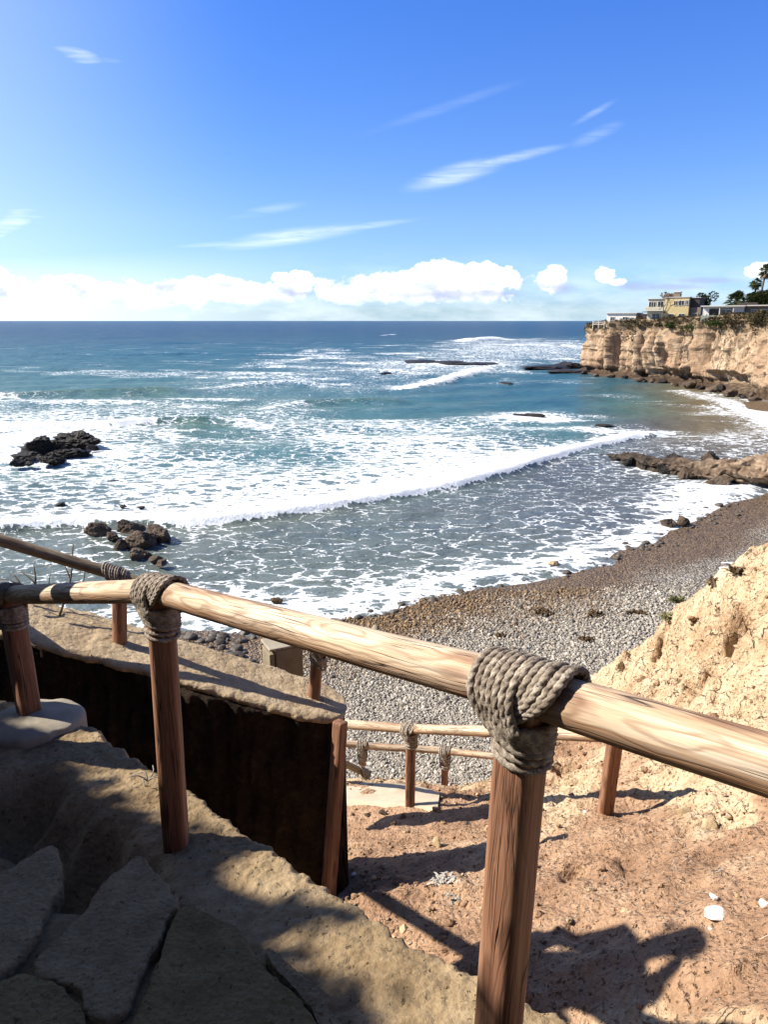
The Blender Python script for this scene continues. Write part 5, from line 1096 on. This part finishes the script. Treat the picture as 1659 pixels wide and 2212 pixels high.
# ---------------------------------------------------------------- houses on the headland
RZ = R(-33); HS = {'two_storey_house': .80, 'white_cottage': .92}
def house(name, px, py, d, label):
    o = empty(name, at(px, py, d)); return tag(o, label, 'house')
def hp(root, name, boxes, mat, sub=None, loc0=None, bev=.03):
    mb = MB()
    for b_ in boxes: mb.box(*b_)
    o = mb.build(name, mat, sub or root, (rotz(RZ) * HS.get(root.name, 1.0), BASE[root.name]), smooth=False)
    if bev: m_ = o.modifiers.new('bevel', 'BEVEL'); m_.width = bev; m_.segments = 1
    return o
def window(root, x, z, w_, h, y, fm=H_WHITE, side=None, mull=1):
    """window on the front (y) or on the right side (side = x)"""
    t = .07
    if side is None:
        f = hp(root, 'window', [(x - w_ / 2 - t, y - .09, z - t, x - w_ / 2, y, z + h + t), (x + w_ / 2, y - .09, z - t, x + w_ / 2 + t, y, z + h + t), (x - w_ / 2, y - .09, z + h, x + w_ / 2, y, z + h + t), (x - w_ / 2, y - .11, z - t, x + w_ / 2, y, z)]
               + [(x - w_ / 2 + w_ * (k + 1) / (mull + 1) - .03, y - .075, z, x - w_ / 2 + w_ * (k + 1) / (mull + 1) + .03, y, z + h) for k in range(mull)], fm, bev=0)
        hp(root, 'pane', [(x - w_ / 2, y - .035, z, x + w_ / 2, y + .02, z + h)], H_GLASS, f, bev=0)
    else:
        f = hp(root, 'window', [(side, y - w_ / 2 - t, z - t, side + .08, y - w_ / 2, z + h + t), (side, y + w_ / 2, z - t, side + .08, y + w_ / 2 + t, z + h + t), (side, y - w_ / 2, z + h, side + .08, y + w_ / 2, z + h + t), (side, y - w_ / 2, z - t, side + .08, y + w_ / 2, z)], fm, bev=0)
        hp(root, 'pane', [(side - .02, y - w_ / 2, z, side + .035, y + w_ / 2, z + h)], H_GLASS, f, bev=0)
# low white house at the point
h1 = house('white_cottage', 1353, 696, 149, 'low white flat roofed cottage nearest the tip of the headland')
hp(h1, 'wall', [(-3.5, -2.2, -1.2, 2.6, 2.2, 1.75)], H_WHITE); hp(h1, 'roof', [(-3.75, -2.5, 1.753, 2.85, 2.5, 1.93)], H_ROOF); hp(h1, 'side_wing', [(2.62, -1.3, -1.2, 4.9, 2.0, 1.55)], H_TAUPE); hp(h1, 'wing_roof', [(2.66, -1.5, 1.553, 5.1, 2.2, 1.66)], H_DK)
window(h1, -2.3, .35, .8, .7, -2.2); window(h1, .4, .5, 1.0, .55, -2.2); hp(h1, 'garage_door', [(3.1, -1.36, -1.0, 4.5, -1.303, 1.2)], H_DK)
# two storey house
h2 = house('two_storey_house', 1453, 689, 138, 'two storey cream and yellow stucco house with a chimney on the headland')
hp(h2, 'wall', [(-1.2, -3, -1.2, 4.0, 3, 4.55)], H_YEL); hp(h2, 'left_block', [(-5.0, -2.6, -1.2, -1.203, 3, 4.3)], H_CREAM); hp(h2, 'right_block', [(4.003, -2.2, -1.2, 6.4, 3, 2.45)], H_TAUPE); hp(h2, 'upper_right_block', [(4.003, -2.0, 2.453, 6.0, 3, 4.45)], H_DK)
hp(h2, 'roof', [(-5.2, -2.9, 4.303, -1.25, 3.2, 4.46), (-1.3, -3.15, 4.553, 4.1, 3.2, 4.74), (4.1, -2.2, 4.453, 6.2, 3.2, 4.6)], H_ROOF); hp(h2, 'balcony', [(-5.2, -4.0, 1.75, -1.0, -2.603, 1.9)], H_WHITE); hp(h2, 'balcony_rail', [(-5.2, -4.0, 1.903, -1.0, -3.93, 2.6), (-5.2, -3.93, 1.903, -5.13, -2.61, 2.6)], H_CREAM)
hp(h2, 'canopy', [(-5.9, -3.6, 1.5, -5.003, 0, 1.62)], H_DK)
ch = hp(h2, 'chimney', [(.1, -1.0, 4.743, 1.5, .1, 5.75)], H_TAUPE); hp(h2, 'chimney_cap', [(-.05, -1.15, 5.753, 1.65, .25, 5.95)], H_ROOF, ch)
window(h2, -4.0, 2.35, 1.5, 1.35, -2.6, mull=2); window(h2, -2.2, 2.2, 1.2, 1.6, -2.6); window(h2, 1.1, 2.95, .7, .9, -3); window(h2, 2.35, 2.95, 1.1, .95, -3); window(h2, 3.5, 3.0, .6, .95, -3); window(h2, -3.0, -.3, 1.6, 1.5, -2.6); window(h2, 0.4, -.2, 1.4, 1.2, -3); window(h2, 2.6, -.3, 1.2, 1.4, -3); window(h2, 5.2, -.2, 1.1, 1.4, -2.2)
mb = MB(); g_ = np.random.default_rng(61)
def branch(p, d, L, r, k):
    e_ = p + d * L; mb.tube(catmull(np.array([p, (p + e_) / 2 + g_.normal(0, L * .06, 3), e_]), 6), np.linspace(r, r * .62, 6), 5)
    if k:
        for _ in range(3): 
            v_ = d + g_.normal(0, .55, 3); v_[2] += .1; v_ /= np.linalg.norm(v_); branch(e_, v_, L * g_.uniform(.55, .8), r * .6, k - 1)
b0 = BASE[h2.name] + rotz(RZ) @ np.array([-.7, -5.2, -1.0])
bt = empty('bare_tree', b0); tag(bt, 'bare branching tree against the yellow front of the two storey house', 'tree'); branch(b0, np.array([.15, -.05, 1.0]), 2.0, .13, 4); mb.build('branches', M_TRUNK, bt)
# bungalow
h3 = house('bungalow', 1592, 689, 121, 'long low bungalow with a glass fronted porch on the right of the headland')
hp(h3, 'wall', [(-4.8, -1.6, -1.2, 1.2, 2.6, 1.85)], H_WHITE); hp(h3, 'porch_back', [(-3.9, -1.66, -.1, -.4, -1.604, 1.6)], H_DK, bev=0); hp(h3, 'right_wing', [(1.203, -1.0, -1.2, 7.5, 2.6, 1.9)], H_TAUPE); hp(h3, 'roof', [(-5.1, -2.5, 1.853, 1.5, 2.9, 2.05), (1.503, -1.7, 1.903, 7.8, 2.9, 2.1)], H_ROOF)
hp(h3, 'roof_box', [(-.2, .2, 2.053, 2.8, 1.8, 2.5)], H_DK); hp(h3, 'porch_post', [(-4.7, -2.35, -1.0, -4.58, -2.23, 1.85)], H_WHITE); hp(h3, 'porch_post', [(-2.3, -2.35, -1.0, -2.18, -2.23, 1.85)], H_WHITE); hp(h3, 'porch_post', [(-.3, -2.35, -1.0, -.18, -2.23, 1.85)], H_WHITE)
hp(h3, 'balcony_floor', [(-4.9, -2.6, -.45, 1.3, -1.61, -.3)], H_ROOF); hp(h3, 'glass_rail', [(-4.9, -2.62, -.29, 1.3, -2.57, .55)], H_GREY); 
for k in range(4): hp(h3, 'door', [(-.05 + k * .31, -1.68, -.28, .20 + k * .31, -1.605, 1.5)], H_WHITE, bev=0)
window(h3, -1.4, .1, 1.5, 1.3, -1.665); window(h3, 2.6, .5, .8, .9, -1.0); window(h3, 4.2, .4, 1.5, 1.0, -1.0); window(h3, 6.2, .5, 1.0, .9, -1.0)
# white fence at the tip
fr = empty('white_fence', at(1300, 701, 152)); tag(fr, 'short white post and rail fence at the tip of the headland', 'fence')
for k in range(4): hp(fr, 'fence_post', [(-1.8 + k * 1.15, -.05, -.8, -1.68 + k * 1.15, .05, .62)], H_WHITE)
hp(fr, 'fence_rail', [(-1.9, -.085, .4, 1.9, -.052, .52)], H_WHITE); hp(fr, 'fence_rail', [(-1.9, -.085, .0, 1.9, -.052, .12)], H_WHITE)
# palms
def palm(px, py, d, h, r, lab, seed, nf=34, skirt=0, tr=.16, lean=.3, fl=1.0):
    b_ = at(px, py, d); g_ = np.random.default_rng(seed); rt = empty('palm_tree', b_); tag(rt, lab, 'palm', 'palms behind the bungalow')
    tpz = b_ + [lean, 0, h]; mb = MB(); mb.tube(catmull(np.array([b_ - [0, 0, 1.5], b_ + [lean * .25, 0, h * .5], tpz]), 16), np.linspace(tr * 1.25, tr, 16), 9); mb.build('trunk', M_TRUNK, rt)
    def frond(mb, el_, a, L, droop):
        dr = np.array([math.cos(a) * math.cos(el_), math.sin(a) * math.cos(el_), math.sin(el_)]); pe = L * .5; e_ = tpz + dr * pe - [0, 0, droop * pe * .2]
        mb.tube(np.array([tpz, tpz * .5 + e_ * .5, e_]), .03, 4, False); sd_ = np.cross(dr, [0, 0, 1.0]); sd_ /= np.linalg.norm(sd_) + 1e-6; up_ = np.cross(sd_, dr)
        for k in range(15):
            f_ = (k - 7) / 7 * 1.75; v_ = dr * math.cos(f_) + sd_ * math.sin(f_); l_ = L * .55 * (1 - .12 * abs(f_)) * g_.uniform(.85, 1.1); w_ = np.cross(v_, up_) * .055 * fl
            m_ = e_ + v_ * l_ * .6 - np.array([0, 0, droop * l_ * .10]); t_ = e_ + v_ * l_ - np.array([0, 0, droop * l_ * .42])
            mb.add([e_ - w_ * .3, e_ + w_ * .3, m_ + w_, m_ - w_], [[0, 1, 2, 3]]); mb.add([m_ - w_, m_ + w_, t_], None, [[0, 1, 2]])
    mb = MB()
    for i in range(nf): frond(mb, g_.uniform(-.55, 1.35), i * 2.4 + g_.uniform(-.3, .3), r * g_.uniform(.85, 1.1), g_.uniform(.6, 1.4))
    mb.build('fronds', L_PALM, rt, smooth=False)
    if skirt:
        mb = MB()
        for i in range(skirt): frond(mb, g_.uniform(-1.4, -.7), i * 2.4, r * g_.uniform(.75, 1.0), 1.2)
        mb.build('dead_fronds', L_DEAD, rt, smooth=False)
palm(1590, 672, 127, 1.75, 2.15, 'squat bushy fan palm with a skirt of dead fronds, left of the tall ones', 601, 44, 26, .34, 0, 1.5); palm(1618, 672, 131, 2.2, 1.45, 'small fan palm half hidden between the squat one and the tall pair', 602, 26, 0, .14, .2)
palm(1628, 672, 133, 4.75, 1.35, 'slender tall palm, the shorter one left in the tall pair', 603, 30, 6, .13, -.1); palm(1640, 670, 131, 6.6, 1.6, 'tallest slender palm rising near the right frame edge', 604, 32, 7, .14, .55); palm(1662, 672, 129, 3.0, 1.5, 'palm cut by the right frame edge, below the tallest', 605, 28, 5, .14, .1); palm(1636, 674, 126, 1.0, 1.7, 'low bushy palm crown directly behind the bungalow roof', 606, 32, 8, .2, 0); palm(1666, 668, 132, 5.0, 1.35, 'palm crown at the right frame edge beside the tallest palm', 607, 26, 4, .13, .1)

# ---------------------------------------------------------------- what throws the shade in front: an added leafy screen and a person, both left of the picture
def shade_hedge():
    c_ = np.array([-6.2, 1.1, -2.0 + CH]); g_ = np.random.default_rng(71); rt = empty('shade_hedge', c_); tag(rt, 'tall leafy screen added left of the picture to shade the stone edge', 'shade_hedge')
    n = 26000; x = g_.uniform(-.2, .2, n); y = g_.uniform(-3.6, 3.4, n); top = HEDGE_TOP(y + c_[1]) + .05 * fbm(v3(y * 3.2, x), 221, 3) + .03 * fbm(v3(y * 9, x * 4), 225, 2); z = -2.0 + (top + 2.0) * g_.uniform(.0, 1, n) ** .7
    V, Q = leaves(np.stack([x + c_[0], y + c_[1], z + CH], 1), .075, g_, .3, .5); mk('foliage', V, Q, L_GREEN, rt, smooth=False)
    mb = MB()
    for k in np.arange(-3.3, 3.3, .55): mb.tube(np.array([[0, k, 0], [.05, k + .05, 2.4], [0, k + .1, float(HEDGE_TOP(np.array([k + c_[1]]))[0]) + 1.6]]) + c_, np.array([.05, .04, .02]), 6)
    mb.build('stems', M_TRUNK, rt)
    core = MB(); ys_ = np.linspace(-3.5, 3.3, 60); tz = HEDGE_TOP(ys_ + c_[1]) + .05 * fbm(v3(ys_ * 3.2, 0 * ys_), 221, 3) - .10
    V = np.concatenate([np.stack([np.full(60, -.12), ys_, np.zeros(60)], 1), np.stack([np.full(60, -.12), ys_, tz + 2.0], 1), np.stack([np.full(60, .12), ys_, tz + 2.0], 1), np.stack([np.full(60, .12), ys_, np.zeros(60)], 1)]) + c_
    core.add(V, grid_faces(4, 60)); core.build('inner_twigs', L_DARK, rt)
def HEDGE_TOP(y): return np.interp(y, [-3, 1.5, 2.16, 2.28, 2.40, 2.52, 2.62, 2.70, 2.80, 2.86, 2.95, 3.1, 3.26, 3.43, 3.7, 4.0, 4.5], [3.7, 3.7, 3.50, 3.22, 3.04, 2.98, 2.74, 2.74, 2.96, 2.92, 2.46, 2.52, 2.34, 2.02, 1.74, 1.4, 1.0])  # profile shaped so its shade leaves lit strips on the stone edge
shade_hedge()
# dark earth bank added behind the walker to block sky and deepen shade
bx_, bv = np.meshgrid(np.arange(-14, 16, .25), np.linspace(0, 1, 40)); by_ = -1.9 - bv * 3.2; bzz = -2.4 + CH + 9.5 * bv ** .8
Pb = v3(bx_, by_, bzz).reshape(-1, 3); Pb = Pb + np.array([0, 1.0, .2]) * (.5 * fbm(Pb * .5, 231, 4) + .12 * ridged(Pb * 1.5, 235, 3))[:, None]
struct(mk('sky_block_bank', Pb, grid_faces(*bx_.shape), m_rough('dark_bank_earth', [(.03, .02, .012), (.06, .042, .026), (.09, .068, .045)], (1, 4, 20), .05)))
def skinmesh(name, pts, edges, rad, mat, parent, sub=2, root=0):
    me = bpy.data.meshes.new(name); me.from_pydata([tuple(p) for p in pts], edges, []); o = bpy.data.objects.new(name, me); C.objects.link(o); me.materials.append(mat)
    m_ = o.modifiers.new('skin', 'SKIN'); m_.use_smooth_shade = True; sk = me.skin_vertices[0].data if me.skin_vertices else None
    if sk is None: me.update()
    for i, r_ in enumerate(rad): me.skin_vertices[0].data[i].radius = (r_ if isinstance(r_, tuple) else (r_, r_)); me.skin_vertices[0].data[i].use_root = (i == root)
    s_ = o.modifiers.new('sub', 'SUBSURF'); s_.levels = s_.render_levels = sub
    if parent: o.parent = parent
    return o
def person(base, head):
    H = head[2] - base[2]; k = H / 1.58
    rt = empty('person', base); tag(rt, 'person standing at the handrail left of the picture, one hand raised to the face', 'person')
    sk = paint('skin', (.36, .22, .15)); cl_ = paint('dark_jacket', (.05, .055, .07)); tr_ = paint('blue_trousers', (.06, .08, .13)); hr = paint('brown_hair', (.05, .03, .02))
    # local frame: person looks along +X, shoulders along Y
    body = [(0, 0, .95), (.0, 0, 1.12), (.02, 0, 1.30), (.01, 0, 1.40), (.015, 0, 1.47), (.03, 0, 1.55), (.035, 0, 1.64), (.03, 0, 1.70),
            (.0, .17, 1.36), (-.03, .23, 1.10), (.0, .24, .90), (.02, .235, .82),
            (.0, -.17, 1.36), (.12, -.25, 1.14), (.20, -.15, 1.40), (.17, -.11, 1.50),
            (.0, .10, .88), (.02, .11, .50), (.0, .115, .08), (.14, .13, .03), (.0, -.10, .88), (.03, -.11, .50), (.0, -.115, .08), (.14, -.13, .03)]
    ed = [(0, 1), (1, 2), (2, 3), (3, 4), (4, 5), (5, 6), (6, 7), (2, 8), (8, 9), (9, 10), (10, 11), (2, 12), (12, 13), (13, 14), (14, 15), (0, 16), (16, 17), (17, 18), (18, 19), (0, 20), (20, 21), (21, 22), (22, 23)]
    ra = [(.15, .12), (.13, .11), (.15, .12), (.07, .07), (.052, .052), (.075, .085), (.085, .095), (.055, .06), .068, .05, .036, .034, .068, .05, .036, .034, .095, .062, .042, .038, .095, .062, .042, .038]
    b = skinmesh('body', np.array(body) * k, ed, [tuple(np.array(r_) * k) if isinstance(r_, tuple) else r_ * k for r_ in ra], sk, rt)
    def fingers(c_, d_, s_):
        c_ = np.array(c_); d_ = np.array(d_, float); d_ /= np.linalg.norm(d_); side = np.cross(d_, [1, 0, .2]); side /= np.linalg.norm(side); nn = np.cross(side, d_); P_, E_, R_ = [c_], [], [.026]
        for i, l_ in enumerate((.07, .078, .073, .056)):
            q = c_ + side * (-.03 + .02 * i) + d_ * .05; P_ += [q, q + d_ * l_ * .5 + nn * .006, q + d_ * l_ + nn * .022]; m_ = len(P_); E_ += [(0, m_ - 3), (m_ - 3, m_ - 2), (m_ - 2, m_ - 1)]; R_ += [.010, .009, .0075]
        q = c_ + side * -.03 + nn * .01; P_ += [q + side * -.02 + d_ * .02, q + side * -.035 + d_ * .06]; m_ = len(P_); E_ += [(0, m_ - 2), (m_ - 2, m_ - 1)]; R_ += [.012, .009]
        return skinmesh('hand', np.array(P_) * k, E_, [r_ * k for r_ in R_], sk, rt, 1)
    fingers((.02, .235, .79), (.1, 0, -1), 1); fingers((.165, -.10, 1.53), (-.45, .3, 1), -1)
    jk = [(0, 0, .90), (0, 0, 1.12), (.02, 0, 1.30), (.01, 0, 1.41), (0, .17, 1.365), (-.03, .23, 1.10), (0, .24, .915), (0, -.17, 1.365), (.12, -.25, 1.14), (.195, -.152, 1.385)]
    skinmesh('jacket', np.array(jk) * k, [(0, 1), (1, 2), (2, 3), (2, 4), (4, 5), (5, 6), (2, 7), (7, 8), (8, 9)], [tuple(np.array(t) * k) for t in ((.175, .14), (.155, .13), (.168, .135), (.085, .085), (.083, .083), (.064, .064), (.05, .05), (.083, .083), (.064, .064), (.05, .05))], cl_, rt)
    ts = [(0, 0, .93), (0, .10, .86), (.02, .11, .50), (0, .115, .12), (0, -.10, .86), (.03, -.11, .50), (0, -.115, .12)]
    skinmesh('trousers', np.array(ts) * k, [(0, 1), (1, 2), (2, 3), (0, 4), (4, 5), (5, 6)], [tuple(np.array(t) * k) for t in ((.165, .135), (.11, .11), (.078, .078), (.062, .062), (.11, .11), (.078, .078), (.062, .062))], tr_, rt)
    skinmesh('hair', np.array([(-.01, 0, 1.58), (.0, 0, 1.68), (.03, 0, 1.74)]) * k, [(0, 1), (1, 2)], [tuple(np.array(t) * k) for t in ((.075, .085), (.095, .10), (.06, .065))], hr, rt)
    fc = MB()
    V, T = ICO[2]
    for c_, s_ in (((.108, .033, 1.635), (.010, .014, .010)), ((.108, -.033, 1.635), (.010, .014, .010)), ((.122, 0, 1.60), (.016, .013, .022)), ((.105, 0, 1.562), (.008, .026, .008)), ((.03, .095, 1.61), (.02, .012, .032)), ((.03, -.095, 1.61), (.02, .012, .032))): fc.add((V * s_ + c_) * k + base, None, T)
    fc.build('face_features', sk, rt)
sh_head = hit(1442, 2040); t_ = (0.02 + CH - sh_head[2]) / S[2]; hd = sh_head + S * t_
pb = np.array([hd[0] - .03, hd[1], float(plane(np.array([hd[0]]), np.array([hd[1]]))[0]) - .0]); print('PERSON', hd - [0, 0, CH], pb, sh_head - [0, 0, CH])
person(pb, hd)
